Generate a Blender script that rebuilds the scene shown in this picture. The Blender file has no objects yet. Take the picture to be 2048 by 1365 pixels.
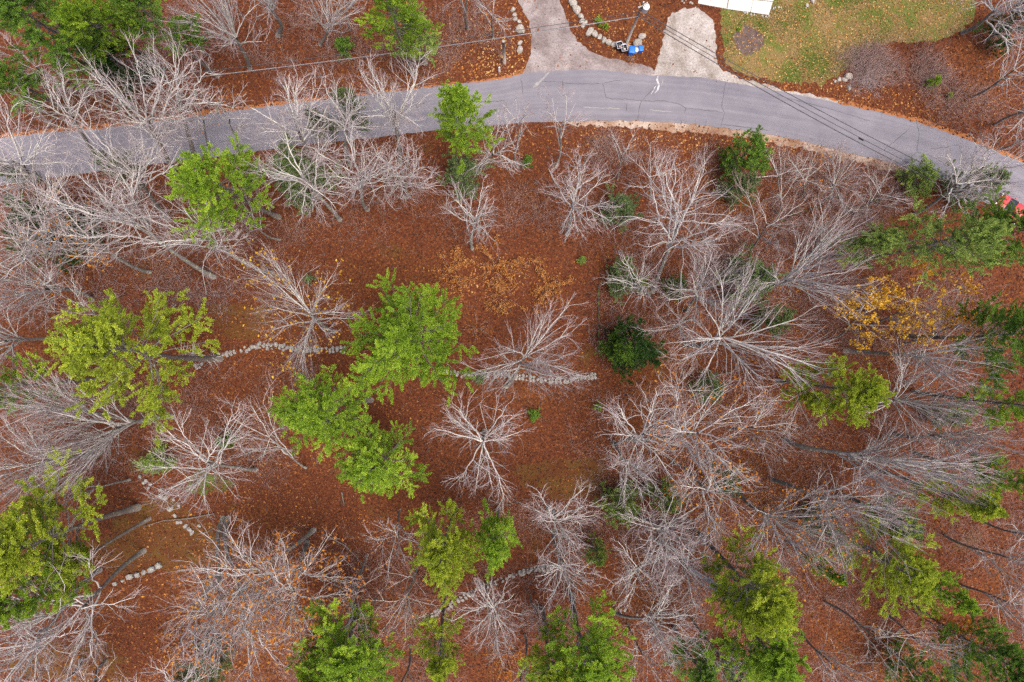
import bpy, math, random
import numpy as np
from mathutils import Vector

# ------------------------------------------------------------------ camera, sky, sun, exposure
H = 80.0                                   # drone height above the ground
PXM = 2048 * 24 / 36 / H                   # photo pixels per metre on the ground
scene = bpy.context.scene
C = scene.collection
cam = bpy.data.cameras.new('camera'); cam.lens = 24; cam.sensor_width = 36
cam.clip_start = 0.5; cam.clip_end = 3000
camo = bpy.data.objects.new('camera', cam); C.objects.link(camo)
camo.location = (0, 0, H); scene.camera = camo

SUN_EL, SUN_AZ = math.radians(72), math.radians(125)     # azimuth clockwise from +y
world = bpy.data.worlds.new('World'); scene.world = world; world.use_nodes = True
wn = world.node_tree.nodes; wl = world.node_tree.links
sky = wn.new('ShaderNodeTexSky'); sky.sky_type = 'NISHITA'; sky.sun_disc = False
sky.sun_elevation = SUN_EL; sky.sun_rotation = SUN_AZ; sky.dust_density = 6.0; sky.ozone_density = 0.6; sky.air_density = 0.8
wl.new(sky.outputs[0], wn['Background'].inputs[0]); wn['Background'].inputs[1].default_value = 0.12
sd = bpy.data.lights.new('sun', 'SUN'); sd.energy = 1.5; sd.angle = math.radians(32); sd.color = (1.0, 0.95, 0.88)
so = bpy.data.objects.new('sun', sd); C.objects.link(so)
sv = Vector((math.sin(SUN_AZ) * math.cos(SUN_EL), math.cos(SUN_AZ) * math.cos(SUN_EL), math.sin(SUN_EL)))
so.rotation_euler = sv.to_track_quat('Z', 'Y').to_euler(); so.location = sv * 150
vs = scene.view_settings
vs.view_transform = 'Standard'; vs.look = 'None'; vs.gamma = 1; vs.use_curve_mapping = False; vs.exposure = 1.2
cy = scene.cycles
cy.max_bounces = 5; cy.diffuse_bounces = 3; cy.glossy_bounces = 2; cy.transmission_bounces = 3; cy.transparent_max_bounces = 4
cy.use_denoising = False; cy.use_adaptive_sampling = False

R_ = np.random.default_rng(11)
random.seed(5)

def at(px, py, z=0.0):
    k = (H - z) / H / PXM
    return np.array([(px - 1024) * k, (682.5 - py) * k, z])

# ------------------------------------------------------------------ helpers
def tag(o, label=None, cat=None, group=None, kind=None):
    if label: o['label'] = label
    if cat: o['category'] = cat
    if group: o['group'] = group
    if kind: o['kind'] = kind
    return o

def empty(name, loc):
    o = bpy.data.objects.new(name, None); C.objects.link(o); o.location = loc; o.empty_display_size = 0.3
    return o

def mkmesh(name, verts, faces, mat, smooth=False, tint=None, uv=None):
    """faces: list of (n,3) or (n,4) integer arrays"""
    me = bpy.data.meshes.new(name)
    verts = np.asarray(verts, dtype=np.float32)
    faces = [np.asarray(f, dtype=np.int32) for f in faces if len(f)]
    me.vertices.add(len(verts)); me.vertices.foreach_set('co', verts.ravel())
    nl = sum(f.size for f in faces); nf = sum(len(f) for f in faces)
    me.loops.add(nl); me.polygons.add(nf)
    li = np.concatenate([f.ravel() for f in faces])
    me.loops.foreach_set('vertex_index', li)
    cnt = np.concatenate([np.full(len(f), f.shape[1], np.int32) for f in faces])
    st = np.concatenate([[0], np.cumsum(cnt)[:-1]]).astype(np.int32)
    me.polygons.foreach_set('loop_start', st)
    me.polygons.foreach_set('use_smooth', np.full(nf, smooth, dtype=bool))
    if tint is not None:
        a = me.attributes.new('tint', 'FLOAT', 'POINT'); a.data.foreach_set('value', np.asarray(tint, np.float32))
    if uv is not None:
        u = me.uv_layers.new(name='UVMap'); u.data.foreach_set('uv', np.asarray(uv, np.float32)[li].ravel())
    me.materials.append(mat)
    me.update(calc_edges=True); me.validate()
    return me

def put(name, me, parent=None, loc=None, rot=None, scale=None):
    o = bpy.data.objects.new(name, me); C.objects.link(o)
    if parent: o.parent = parent
    if loc is not None: o.location = loc
    if rot is not None: o.rotation_euler = rot
    if scale is not None: o.scale = scale
    return o

def nrm(v):
    return v / np.maximum(np.linalg.norm(v, axis=-1, keepdims=True), 1e-9)

def frame(d):
    ref = np.where(np.abs(d[..., 2:3]) > 0.8, np.array([1.0, 0.13, 0]), np.array([0, 0.1, 1.0]))
    u = nrm(np.cross(d, ref)); v = np.cross(d, u)
    return u, v

def tubes(P, Rr, m):
    """P (N,K,3) polylines, Rr (N,K) radii, m sides -> verts, quads, caps"""
    N, K, _ = P.shape
    d = nrm(P[:, -1] - P[:, 0]); u, v = frame(d)
    a = np.arange(m) * 2 * math.pi / m
    ring = u[:, None, None] * np.cos(a)[None, None, :, None] + v[:, None, None] * np.sin(a)[None, None, :, None]
    V = P[:, :, None] + ring * Rr[:, :, None, None]
    idx = np.arange(N * K * m).reshape(N, K, m)
    i0 = idx[:, :-1]; i1 = idx[:, 1:]
    q = np.stack([i0, i1, np.roll(i1, -1, 2), np.roll(i0, -1, 2)], -1).reshape(-1, 4)
    cap = idx[:, -1] if m > 2 else None
    faces = [q]
    if m in (3, 4): faces.append(cap)
    else:
        faces.append(np.stack([cap[:, 0:1].repeat(m - 2, 1), cap[:, 1:-1], cap[:, 2:]], -1).reshape(-1, 3))
    return V.reshape(-1, 3), faces

def spikes(P0, P1, r):
    """three-sided pointed twigs, 3 triangles each"""
    N = len(P0); d = nrm(P1 - P0); u, v = frame(d)
    r = np.broadcast_to(np.asarray(r, float).reshape(-1, 1), (N, 1))
    a = [0, 2 * math.pi / 3, 4 * math.pi / 3]
    V = np.stack([P0 + r * (u * math.cos(t) + v * math.sin(t)) for t in a] + [P1], 1)
    b = np.arange(N)[:, None] * 4
    F = np.concatenate([b + np.array([[0, 1, 3]]), b + np.array([[1, 2, 3]]), b + np.array([[2, 0, 3]])])
    return V.reshape(-1, 3), [F]

class MB:
    def __init__(s): s.v = []; s.f = []; s.n = 0; s.t = []
    def add(s, V, faces, tint=None):
        V = np.asarray(V, float)
        for f in faces: s.f.append(np.asarray(f) + s.n)
        s.v.append(V); s.n += len(V)
        s.t.append(np.zeros(len(V)) if tint is None else np.broadcast_to(tint, (len(V),)))
    def mesh(s, name, mat, smooth=False, tint=False):
        return mkmesh(name, np.concatenate(s.v), s.f, mat, smooth, np.concatenate(s.t) if tint else None)
    def box(s, c, d, rz=0):
        c = np.array(c, float); d = np.array(d, float) / 2
        g = np.array([[x, y, z] for x in (-1, 1) for y in (-1, 1) for z in (-1, 1)], float) * d
        ca, sa = math.cos(rz), math.sin(rz)
        g = np.stack([g[:, 0] * ca - g[:, 1] * sa, g[:, 0] * sa + g[:, 1] * ca, g[:, 2]], 1) + c
        s.add(g, [np.array([[0, 1, 3, 2], [4, 6, 7, 5], [0, 4, 5, 1], [2, 3, 7, 6], [0, 2, 6, 4], [1, 5, 7, 3]])])
    def tube(s, pts, rad, m=8):
        P = np.array(pts, float)[None]; r = np.broadcast_to(np.asarray(rad, float), (len(pts),))[None]
        V, F = tubes(P, r, m)
        s.add(V, F)
        c = np.arange(m)[::-1]; s.f.append(np.stack([c[0:1].repeat(m - 2), c[1:-1], c[2:]], -1) + s.n - len(V))
    def prism(s, rings):
        """loft of equal-length rings, closed caps"""
        m = len(rings[0]); V = np.concatenate([np.array(r, float) for r in rings]); K = len(rings)
        idx = np.arange(K * m).reshape(K, m); i0 = idx[:-1]; i1 = idx[1:]
        q = np.stack([i0, np.roll(i0, -1, 1), np.roll(i1, -1, 1), i1], -1).reshape(-1, 4)
        t = idx[-1]; b = idx[0][::-1]
        fan = lambda c: np.stack([c[0:1].repeat(m - 2), c[1:-1], c[2:]], -1)
        s.add(V, [q, fan(t), fan(b)])

# ------------------------------------------------------------------ materials
def ramp(nt, fac, stops):
    r = nt.nodes.new('ShaderNodeValToRGB'); e = r.color_ramp.elements
    while len(e) > 1: e.remove(e[-1])
    e[0].position, e[0].color = stops[0][0], (*stops[0][1], 1)
    for p, c in stops[1:]:
        x = e.new(p); x.color = (*c, 1)
    nt.links.new(fac, r.inputs[0]); return r.outputs[0]

def noise(nt, scale, detail=4, rough=0.6, vec=None, dist=0):
    n = nt.nodes.new('ShaderNodeTexNoise'); n.inputs['Scale'].default_value = scale
    n.inputs['Detail'].default_value = detail; n.inputs['Roughness'].default_value = rough; n.inputs['Distortion'].default_value = dist
    if vec is None:
        g = nt.nodes.new('ShaderNodeNewGeometry'); vec = g.outputs['Position']
    nt.links.new(vec, n.inputs['Vector']); return n.outputs[0]

def mixc(nt, f, a, b, mode='MIX'):
    m = nt.nodes.new('ShaderNodeMix'); m.data_type = 'RGBA'; m.blend_type = mode
    for s, x in ((0, f), (6, a), (7, b)):
        if hasattr(x, 'is_output'): nt.links.new(x, m.inputs[s])
        elif s == 0: m.inputs[0].default_value = x
        else: m.inputs[s].default_value = (*x, 1)
    return m.outputs[2]

def newmat(name, rough=0.9, spec=0.2):
    m = bpy.data.materials.new(name); m.use_nodes = True; nt = m.node_tree
    b = nt.nodes['Principled BSDF']; b.inputs['Roughness'].default_value = rough
    b.inputs['Specular IOR Level'].default_value = spec
    return m, nt, b

def bump(nt, b, h, strength, dist):
    n = nt.nodes.new('ShaderNodeBump'); n.inputs['Strength'].default_value = strength; n.inputs['Distance'].default_value = dist
    nt.links.new(h, n.inputs['Height']); nt.links.new(n.outputs[0], b.inputs['Normal'])

def mat_noise(name, stops, scale, rough=0.9, bmp=0.4, bdist=0.02, spec=0.2, metal=0.0):
    m, nt, b = newmat(name, rough, spec)
    n = noise(nt, scale, 6, 0.65); nt.links.new(ramp(nt, n, stops), b.inputs['Base Color'])
    b.inputs['Metallic'].default_value = metal
    if bmp: bump(nt, b, noise(nt, scale * 3, 4), bmp, bdist)
    return m

def mat_tint(name, stops, rand=0.35, transl=0.46, rough=0.7):
    """leaf material: colour from the 'tint' attribute plus a random shift for every leaf"""
    m, nt, b = newmat(name, rough, 0.25)
    a = nt.nodes.new('ShaderNodeAttribute'); a.attribute_name = 'tint'
    g = nt.nodes.new('ShaderNodeNewGeometry')
    s = nt.nodes.new('ShaderNodeMath'); s.operation = 'MULTIPLY_ADD'; s.inputs[1].default_value = rand
    nt.links.new(g.outputs['Random Per Island'], s.inputs[0]); nt.links.new(a.outputs['Fac'], s.inputs[2])
    t = nt.nodes.new('ShaderNodeMath'); t.operation = 'SUBTRACT'; t.inputs[1].default_value = rand / 2
    nt.links.new(s.outputs[0], t.inputs[0])
    col = ramp(nt, t.outputs[0], stops)
    nt.links.new(col, b.inputs['Base Color'])
    if transl:
        tr = nt.nodes.new('ShaderNodeBsdfTranslucent'); nt.links.new(col, tr.inputs[0])
        mx = nt.nodes.new('ShaderNodeMixShader'); mx.inputs[0].default_value = transl
        nt.links.new(b.outputs[0], mx.inputs[1]); nt.links.new(tr.outputs[0], mx.inputs[2])
        nt.links.new(mx.outputs[0], nt.nodes['Material Output'].inputs[0])
    return m

def mat_bark(name, dark, light, lichen, amount):
    m, nt, b = newmat(name, 0.95, 0.1)
    base = ramp(nt, noise(nt, 7, 6, 0.7), [(0.3, dark), (0.7, light)])
    patch = ramp(nt, noise(nt, 2.3, 5, 0.6), [(amount, (0, 0, 0)), (amount + 0.1, (1, 1, 1))])
    nt.links.new(mixc(nt, patch, base, lichen), b.inputs['Base Color'])
    bump(nt, b, noise(nt, 18, 4), 0.6, 0.03)
    return m

M = {}
M['trunk'] = mat_bark('bark_grey', (0.10, 0.088, 0.08), (0.27, 0.245, 0.225), (0.33, 0.34, 0.24), 0.56)
M['limb'] = mat_bark('bark_pale_skylit', (0.32, 0.29, 0.28), (0.57, 0.54, 0.525), (0.57, 0.57, 0.43), 0.57)  # lichened bark; skylight on the upper limbs is put into its paleness
M['twig'] = mat_bark('twig_grey', (0.23, 0.18, 0.18), (0.39, 0.325, 0.325), (0.40, 0.375, 0.31), 0.66)
M['twig_red'] = mat_bark('twig_reddish', (0.22, 0.135, 0.115), (0.36, 0.25, 0.22), (0.36, 0.31, 0.26), 0.72)
M['pine_bark'] = mat_bark('bark_pine', (0.085, 0.07, 0.06), (0.22, 0.19, 0.17), (0.30, 0.31, 0.22), 0.58)
def greens(a, b, c): return [(0.0, a), (0.5, b), (1.0, c)]
M['bright'] = mat_tint('needles_bright', greens((0.131, 0.224, 0.022), (0.255, 0.397, 0.031), (0.450, 0.590, 0.062)))
M['mid'] = mat_tint('needles_green', greens((0.083, 0.164, 0.026), (0.158, 0.284, 0.039), (0.299, 0.442, 0.067)))
M['yellow'] = mat_tint('needles_yellow', greens((0.176, 0.231, 0.022), (0.339, 0.414, 0.032), (0.515, 0.583, 0.068)))
M['dark'] = mat_tint('needles_dark', greens((0.014, 0.043, 0.010), (0.034, 0.084, 0.014), (0.084, 0.156, 0.024)))
M['dull'] = mat_tint('needles_hazed', greens((0.106, 0.158, 0.061), (0.186, 0.259, 0.097), (0.308, 0.380, 0.145)))  # dim, hazy look of the low storey painted into the green
M['olive'] = mat_tint('needles_olive', greens((0.135, 0.207, 0.051), (0.260, 0.359, 0.079), (0.448, 0.558, 0.135)))
M['leaf'] = mat_tint('fallen_leaves', [(0.0, (0.038, 0.012, 0.006)), (0.3, (0.085, 0.0255, 0.0105)), (0.55, (0.175, 0.058, 0.018)), (0.75, (0.34, 0.135, 0.032)), (1.0, (0.52, 0.32, 0.12))], rand=0.5, transl=0.1, rough=0.8)
M['orange_leaf'] = mat_tint('orange_leaves', [(0.0, (0.20, 0.055, 0.018)), (0.5, (0.42, 0.14, 0.02)), (1.0, (0.58, 0.28, 0.035))], rand=0.5)
M['tan_leaf'] = mat_tint('tan_beech_leaves', [(0.0, (0.30, 0.10, 0.03)), (0.5, (0.46, 0.19, 0.05)), (1.0, (0.60, 0.34, 0.11))], rand=0.5)
M['yellow_leaf'] = mat_tint('yellow_leaves', [(0.0, (0.38, 0.16, 0.015)), (0.5, (0.55, 0.30, 0.02)), (1.0, (0.68, 0.46, 0.06))], rand=0.5)
M['grass'] = mat_tint('grass_blades', [(0.0, (0.045, 0.075, 0.014)), (0.4, (0.10, 0.145, 0.022)), (0.7, (0.20, 0.185, 0.05)), (1.0, (0.33, 0.255, 0.115))], rand=0.4, transl=0.2)

# forest floor
def mat_floor():
    m, nt, b = newmat('leaf_litter_floor', 0.95, 0.1)
    fine = noise(nt, 9, 5, 0.75)
    v = nt.nodes.new('ShaderNodeTexVoronoi'); v.inputs['Scale'].default_value = 7.5
    g = nt.nodes.new('ShaderNodeNewGeometry'); nt.links.new(g.outputs['Position'], v.inputs['Vector'])
    sep = nt.nodes.new('ShaderNodeSeparateColor'); nt.links.new(v.outputs['Color'], sep.inputs[0])
    leafc = ramp(nt, sep.outputs[0], [(0.0, (0.040, 0.0125, 0.0065)), (0.45, (0.080, 0.0235, 0.0105)), (0.8, (0.125, 0.039, 0.0165)), (1.0, (0.22, 0.078, 0.026))])
    big = noise(nt, 0.085, 3, 0.5)
    tone = ramp(nt, big, [(0.36, (0.82, 0.80, 0.84)), (0.52, (1, 1, 1)), (0.66, (1.12, 1.25, 0.95))])
    c = mixc(nt, 1.0, leafc, tone, 'MULTIPLY')
    soil = ramp(nt, fine, [(0.3, (0.045, 0.016, 0.009)), (0.5, (0.095, 0.029, 0.013))])
    c = mixc(nt, 0.45, c, soil)
    moss = ramp(nt, noise(nt, 0.16, 4, 0.6), [(0.62, (0, 0, 0)), (0.74, (0.55, 0.55, 0.55))])
    c = mixc(nt, moss, c, (0.085, 0.062, 0.016))
    nt.links.new(c, b.inputs['Base Color'])
    bump(nt, b, v.outputs['Distance'], 0.4, 0.04)
    return m
M['floor'] = mat_floor()

def mat_road():
    m, nt, b = newmat('asphalt', 0.85, 0.3)
    uvn = nt.nodes.new('ShaderNodeUVMap'); uvn.uv_map = 'UVMap'
    mp = nt.nodes.new('ShaderNodeMapping'); mp.inputs['Scale'].default_value = (0.035, 1.5, 1); nt.links.new(uvn.outputs[0], mp.inputs[0])
    streak = noise(nt, 1.0, 5, 0.6, mp.outputs[0])
    base = ramp(nt, streak, [(0.3, (0.138, 0.129, 0.152)), (0.52, (0.160, 0.150, 0.174)), (0.72, (0.19, 0.179, 0.20))])
    blotch = ramp(nt, noise(nt, 0.35, 5, 0.65), [(0.3, (0.84, 0.84, 0.86)), (0.7, (1.10, 1.09, 1.07))])
    grit = ramp(nt, noise(nt, 26, 3, 0.7), [(0.3, (0.90, 0.90, 0.90)), (0.7, (1.08, 1.08, 1.08))])
    c = mixc(nt, 1.0, mixc(nt, 1.0, base, blotch, 'MULTIPLY'), grit, 'MULTIPLY')
    nt.links.new(c, b.inputs['Base Color']); bump(nt, b, noise(nt, 40, 3), 0.3, 0.01)
    return m
M['road'] = mat_road()

def mat_ground2(name, stops, scale, stops2, scale2, bd=0.03, sp=9):
    m, nt, b = newmat(name, 0.95, 0.1)
    a = ramp(nt, noise(nt, scale, 6, 0.65, dist=0.4), stops)
    f = ramp(nt, noise(nt, scale2, 5, 0.75), stops2)
    nt.links.new(mixc(nt, 1.0, a, f, 'MULTIPLY'), b.inputs['Base Color'])
    bump(nt, b, noise(nt, sp, 5, 0.7), 0.6, bd)
    return m
M['drive'] = mat_ground2('gravel_brown', [(0.3, (0.12, 0.092, 0.088)), (0.5, (0.20, 0.165, 0.16)), (0.7, (0.29, 0.255, 0.25))], 0.35,
                         [(0.25, (0.48, 0.46, 0.44)), (0.5, (1, 1, 1)), (0.75, (1.4, 1.38, 1.36))], 4.5)
M['drive2'] = mat_ground2('gravel_white', [(0.3, (0.185, 0.152, 0.130)), (0.5, (0.27, 0.238, 0.218)), (0.7, (0.37, 0.34, 0.32))], 0.45,
                          [(0.25, (0.45, 0.42, 0.38)), (0.5, (1, 1, 1)), (0.75, (1.4, 1.4, 1.4))], 4.5)
M['shoulder'] = mat_ground2('sandy_shoulder', [(0.3, (0.17, 0.085, 0.045)), (0.5, (0.26, 0.175, 0.125)), (0.7, (0.40, 0.335, 0.29))], 0.5,
                            [(0.25, (0.6, 0.55, 0.5)), (0.5, (1, 1, 1)), (0.75, (1.3, 1.27, 1.25))], 7)
M['lawn'] = mat_ground2('lawn_turf', [(0.34, (0.075, 0.10, 0.02)), (0.45, (0.115, 0.115, 0.03)), (0.53, (0.16, 0.11, 0.045)), (0.68, (0.20, 0.13, 0.065))], 0.3,
                        [(0.25, (0.5, 0.5, 0.45)), (0.5, (1, 1, 1)), (0.75, (1.35, 1.3, 1.2))], 5)
M['mulch'] = mat_ground2('mulch', [(0.3, (0.055, 0.038, 0.034)), (0.7, (0.13, 0.092, 0.08))], 1.2, [(0.3, (0.6, 0.6, 0.6)), (0.7, (1.3, 1.3, 1.3))], 9)
M['mossy'] = mat_ground2('mossy_litter', [(0.3, (0.080, 0.026, 0.011)), (0.5, (0.095, 0.040, 0.013)), (0.7, (0.095, 0.056, 0.015))], 0.5, [(0.3, (0.7, 0.7, 0.7)), (0.7, (1.25, 1.25, 1.25))], 8)
M['moss_green'] = mat_ground2('green_moss', [(0.35, (0.12, 0.05, 0.02)), (0.55, (0.07, 0.085, 0.02)), (0.7, (0.085, 0.12, 0.025))], 0.6, [(0.3, (0.7, 0.7, 0.7)), (0.7, (1.25, 1.25, 1.25))], 8)
M['needle_edge'] = mat_ground2('pine_needle_drift', [(0.3, (0.19, 0.068, 0.026)), (0.7, (0.34, 0.14, 0.055))], 0.6, [(0.3, (0.7, 0.7, 0.7)), (0.7, (1.25, 1.25, 1.25))], 8)
M['concrete'] = mat_ground2('concrete', [(0.3, (0.40, 0.375, 0.34)), (0.7, (0.52, 0.50, 0.47))], 0.6, [(0.3, (0.93, 0.93, 0.93)), (0.7, (1.05, 1.05, 1.05))], 8, 0.006)
M['stone'] = mat_bark('fieldstone', (0.15, 0.135, 0.125), (0.34, 0.315, 0.295), (0.36, 0.36, 0.27), 0.56)
M['boulder'] = mat_bark('granite_boulder', (0.17, 0.15, 0.13), (0.42, 0.385, 0.35), (0.40, 0.33, 0.22), 0.58)
M['crack'] = mat_noise('crack_filler', [(0.3, (0.045, 0.043, 0.048)), (0.7, (0.085, 0.08, 0.085))], 5, bmp=0)
M['paint'] = mat_noise('worn_white_paint', [(0.3, (0.20, 0.19, 0.20)), (0.65, (0.50, 0.49, 0.49))], 3, bmp=0)
M['faint'] = mat_noise('worn_line', [(0.35, (0.18, 0.174, 0.18)), (0.7, (0.28, 0.265, 0.24))], 2.5, bmp=0)
M['pole'] = mat_noise('weathered_pole_wood', [(0.3, (0.20, 0.175, 0.155)), (0.7, (0.38, 0.345, 0.315))], 4, bmp=0.5)
M['pole2'] = mat_noise('brown_pole_wood', [(0.3, (0.20, 0.13, 0.085)), (0.7, (0.34, 0.24, 0.17))], 4, bmp=0.5)
M['metal'] = mat_noise('galvanised_metal', [(0.3, (0.55, 0.56, 0.58)), (0.7, (0.70, 0.71, 0.72))], 3, rough=0.5, bmp=0, spec=0.5)
M['porcelain'] = mat_noise('white_porcelain', [(0.3, (0.72, 0.71, 0.69)), (0.7, (0.8, 0.79, 0.77))], 3, rough=0.3, bmp=0, spec=0.5)
M['wire'] = mat_noise('black_cable', [(0.3, (0.035, 0.033, 0.036)), (0.7, (0.075, 0.07, 0.075))], 2, rough=0.6, bmp=0)
M['wire2'] = mat_noise('grey_cable', [(0.3, (0.16, 0.155, 0.165)), (0.7, (0.26, 0.25, 0.26))], 2, rough=0.6, bmp=0)
M['bin_blue'] = mat_noise('blue_plastic', [(0.3, (0.010, 0.105, 0.52)), (0.7, (0.018, 0.15, 0.65))], 3, rough=0.45, bmp=0, spec=0.4)
M['bin_black'] = mat_noise('black_plastic', [(0.3, (0.014, 0.014, 0.016)), (0.7, (0.035, 0.035, 0.038))], 3, rough=0.5, bmp=0, spec=0.4)
M['bin_grey'] = mat_noise('grey_plastic', [(0.3, (0.34, 0.36, 0.42)), (0.7, (0.46, 0.48, 0.54))], 3, rough=0.5, bmp=0, spec=0.4)
M['trash'] = mat_noise('trash_bags', [(0.4, (0.62, 0.60, 0.60)), (0.6, (0.45, 0.14, 0.10))], 6, rough=0.5, bmp=0)
M['rubber'] = mat_noise('tyre_rubber', [(0.3, (0.012, 0.012, 0.012)), (0.7, (0.03, 0.03, 0.03))], 5, bmp=0)
M['car_red'] = mat_noise('red_car_paint', [(0.3, (0.42, 0.022, 0.03)), (0.7, (0.52, 0.032, 0.04))], 1, rough=0.25, bmp=0, spec=0.6)
M['glass'] = mat_noise('tinted_glass', [(0.3, (0.02, 0.024, 0.03)), (0.7, (0.035, 0.04, 0.05))], 1, rough=0.08, bmp=0, spec=0.8)
M['lamp'] = mat_noise('lamp_plastic', [(0.3, (0.6, 0.6, 0.62)), (0.7, (0.7, 0.7, 0.72))], 1, rough=0.2, bmp=0, spec=0.6)
M['white'] = mat_noise('white_plastic_post', [(0.3, (0.72, 0.72, 0.72)), (0.7, (0.8, 0.8, 0.8))], 2, rough=0.5, bmp=0)
M['deadwood'] = mat_bark('dead_wood', (0.085, 0.065, 0.055), (0.22, 0.185, 0.165), (0.11, 0.12, 0.045), 0.58)
M['moss_wood'] = mat_bark('mossy_wood', (0.03, 0.022, 0.018), (0.07, 0.052, 0.04), (0.085, 0.10, 0.02), 0.5)

# ------------------------------------------------------------------ ground, road, drives, lawn
def poly_px(pts, jit=0.0, step=10, seed=1, closed=True):
    """resample a pixel outline and roughen it; returns ground coordinates (n,2)"""
    r = np.random.default_rng(seed); out = []
    n = len(pts)
    for i in range(n if closed else n - 1):
        a = np.array(pts[i], float); b = np.array(pts[(i + 1) % n], float)
        k = max(1, int(np.linalg.norm(b - a) / step))
        for j in range(k):
            out.append(a + (b - a) * j / k)
    if not closed: out.append(np.array(pts[-1], float))
    out = np.array(out); out += r.normal(0, jit, out.shape)
    return np.stack([(out[:, 0] - 1024) / PXM, (682.5 - out[:, 1]) / PXM], 1)

def inside(poly, x, y):
    c = np.zeros(x.shape, bool); n = len(poly); j = n - 1
    for i in range(n):
        xi, yi = poly[i]; xj, yj = poly[j]
        if yi != yj:
            c ^= ((yi > y) != (yj > y)) & (x < (xj - xi) * (y - yi) / (yj - yi) + xi)
        j = i
    return c

from mathutils.geometry import tessellate_polygon
def sheet(name, poly, z, mat):
    pts = [Vector((p[0], p[1], 0)) for p in poly]
    tri = np.array(tessellate_polygon([pts]))
    V = np.concatenate([poly, np.full((len(poly), 1), z)], 1)
    a, b, c = V[tri[:, 0]], V[tri[:, 1]], V[tri[:, 2]]
    flip = np.cross(b - a, c - a)[:, 2] < 0
    tri[flip] = tri[flip][:, ::-1]
    return tag(put(name, mkmesh(name, V, [tri], mat)), kind='structure')

G = 900.0
tag(put('ground', mkmesh('ground', [(-G, -G, 0), (G, -G, 0), (G, G, 0), (-G, G, 0)], [np.array([[0, 1, 2, 3]])], M['floor'])), kind='structure')

UP = [(-700, 400), (-300, 330), (0, 277), (110, 264), (213, 257), (330, 242), (433, 227), (512, 216), (679, 197), (859, 175), (1000, 160), (1044, 148), (1100, 143),
      (1200, 139), (1230, 143), (1260, 148), (1310, 152), (1400, 155), (1450, 163), (1536, 179), (1620, 195), (1700, 213), (1790, 233), (1850, 250), (1920, 274), (2000, 307), (2048, 328), (2300, 455), (2700, 690)]
LO = [(-700, 490), (-300, 415), (0, 370), (72, 360), (150, 350), (300, 330), (430, 315), (512, 303), (640, 287), (758, 275), (865, 262), (1000, 250), (1024, 247), (1150, 242),
      (1270, 242), (1400, 250), (1536, 269), (1600, 282), (1700, 307), (1760, 320), (1830, 342), (1900, 370), (1960, 400), (2048, 447), (2250, 570), (2640, 800)]
def resample(pts, n):
    p = np.array(pts, float); d = np.concatenate([[0], np.cumsum(np.linalg.norm(np.diff(p, axis=0), axis=1))])
    t = np.linspace(0, d[-1], n)
    q = np.stack([np.interp(t, d, p[:, 0]), np.interp(t, d, p[:, 1])], 1)
    k = np.array([1, 2, 3, 2, 1]) / 9
    s = np.stack([np.convolve(np.pad(q[:, i], 2, mode='edge'), k, 'valid') for i in (0, 1)], 1)
    return s
NR = 420
ru = resample(UP, NR) + R_.normal(0, 0.7, (NR, 2)); rl = resample(LO, NR) + R_.normal(0, 0.7, (NR, 2))
toW = lambda q: np.stack([(q[:, 0] - 1024) / PXM, (682.5 - q[:, 1]) / PXM], 1)
ruW, rlW = toW(ru), toW(rl)
MX = 10
t = np.linspace(0, 1, MX)
RV = ruW[:, None] * (1 - t)[None, :, None] + rlW[:, None] * t[None, :, None]
RV = np.concatenate([RV, (0.05 + 0.06 * np.sin(t * math.pi))[None, :, None].repeat(NR, 0)], 2)
ii = np.arange(NR * MX).reshape(NR, MX)
q = np.stack([ii[:-1, :-1], ii[:-1, 1:], ii[1:, 1:], ii[1:, :-1]], -1).reshape(-1, 4)
uv = np.stack([np.arange(NR)[:, None].repeat(MX, 1) * 0.5, t[None].repeat(NR, 0) * 6], -1).reshape(-1, 2)
road = tag(put('road', mkmesh('road', RV.reshape(-1, 3), [q], M['road'], smooth=True, uv=uv)), kind='structure')
# broken asphalt edges, so that the road has a real thickness
for nm, e in (('road_edge', ruW), ('road_edge', rlW)):
    V = np.concatenate([np.c_[e, np.full(len(e), 0.05)], np.c_[e, np.full(len(e), -0.02)]])
    i = np.arange(NR - 1)
    put(nm, mkmesh(nm, V, [np.stack([i, i + 1, i + 1 + NR, i + NR], 1)], M['crack']), road)

def on_road_z(x, y):
    j = np.argmin(np.abs(ruW[:, 0] - x)); a, b = ruW[j], rlW[np.argmin(np.abs(rlW[:, 0] - x))]
    f = np.clip((a[1] - y) / max(a[1] - b[1], 1e-3), 0, 1)
    return 0.05 + 0.06 * math.sin(f * math.pi)

def ribbon(name, pts, width, mat, parent, lift=0.006, seed=0, jit=0.6, step=5):
    P = poly_px(pts, jit, step, seed, closed=False)
    d = np.gradient(P, axis=0); d /= np.linalg.norm(d, axis=1, keepdims=True) + 1e-9
    nn = np.stack([-d[:, 1], d[:, 0]], 1)
    r = np.random.default_rng(seed + 50); w = width * r.uniform(0.55, 1.3, (len(P), 1)) / 2
    w[0] *= 0.3; w[-1] *= 0.3
    z = np.array([on_road_z(*p) for p in P]) + lift
    V = np.concatenate([np.c_[P + nn * w, z], np.c_[P - nn * w, z]]); n = len(P); i = np.arange(n - 1)
    return put(name, mkmesh(name, V, [np.stack([i, i + n, i + n + 1, i + 1], 1)], mat), parent)

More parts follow.
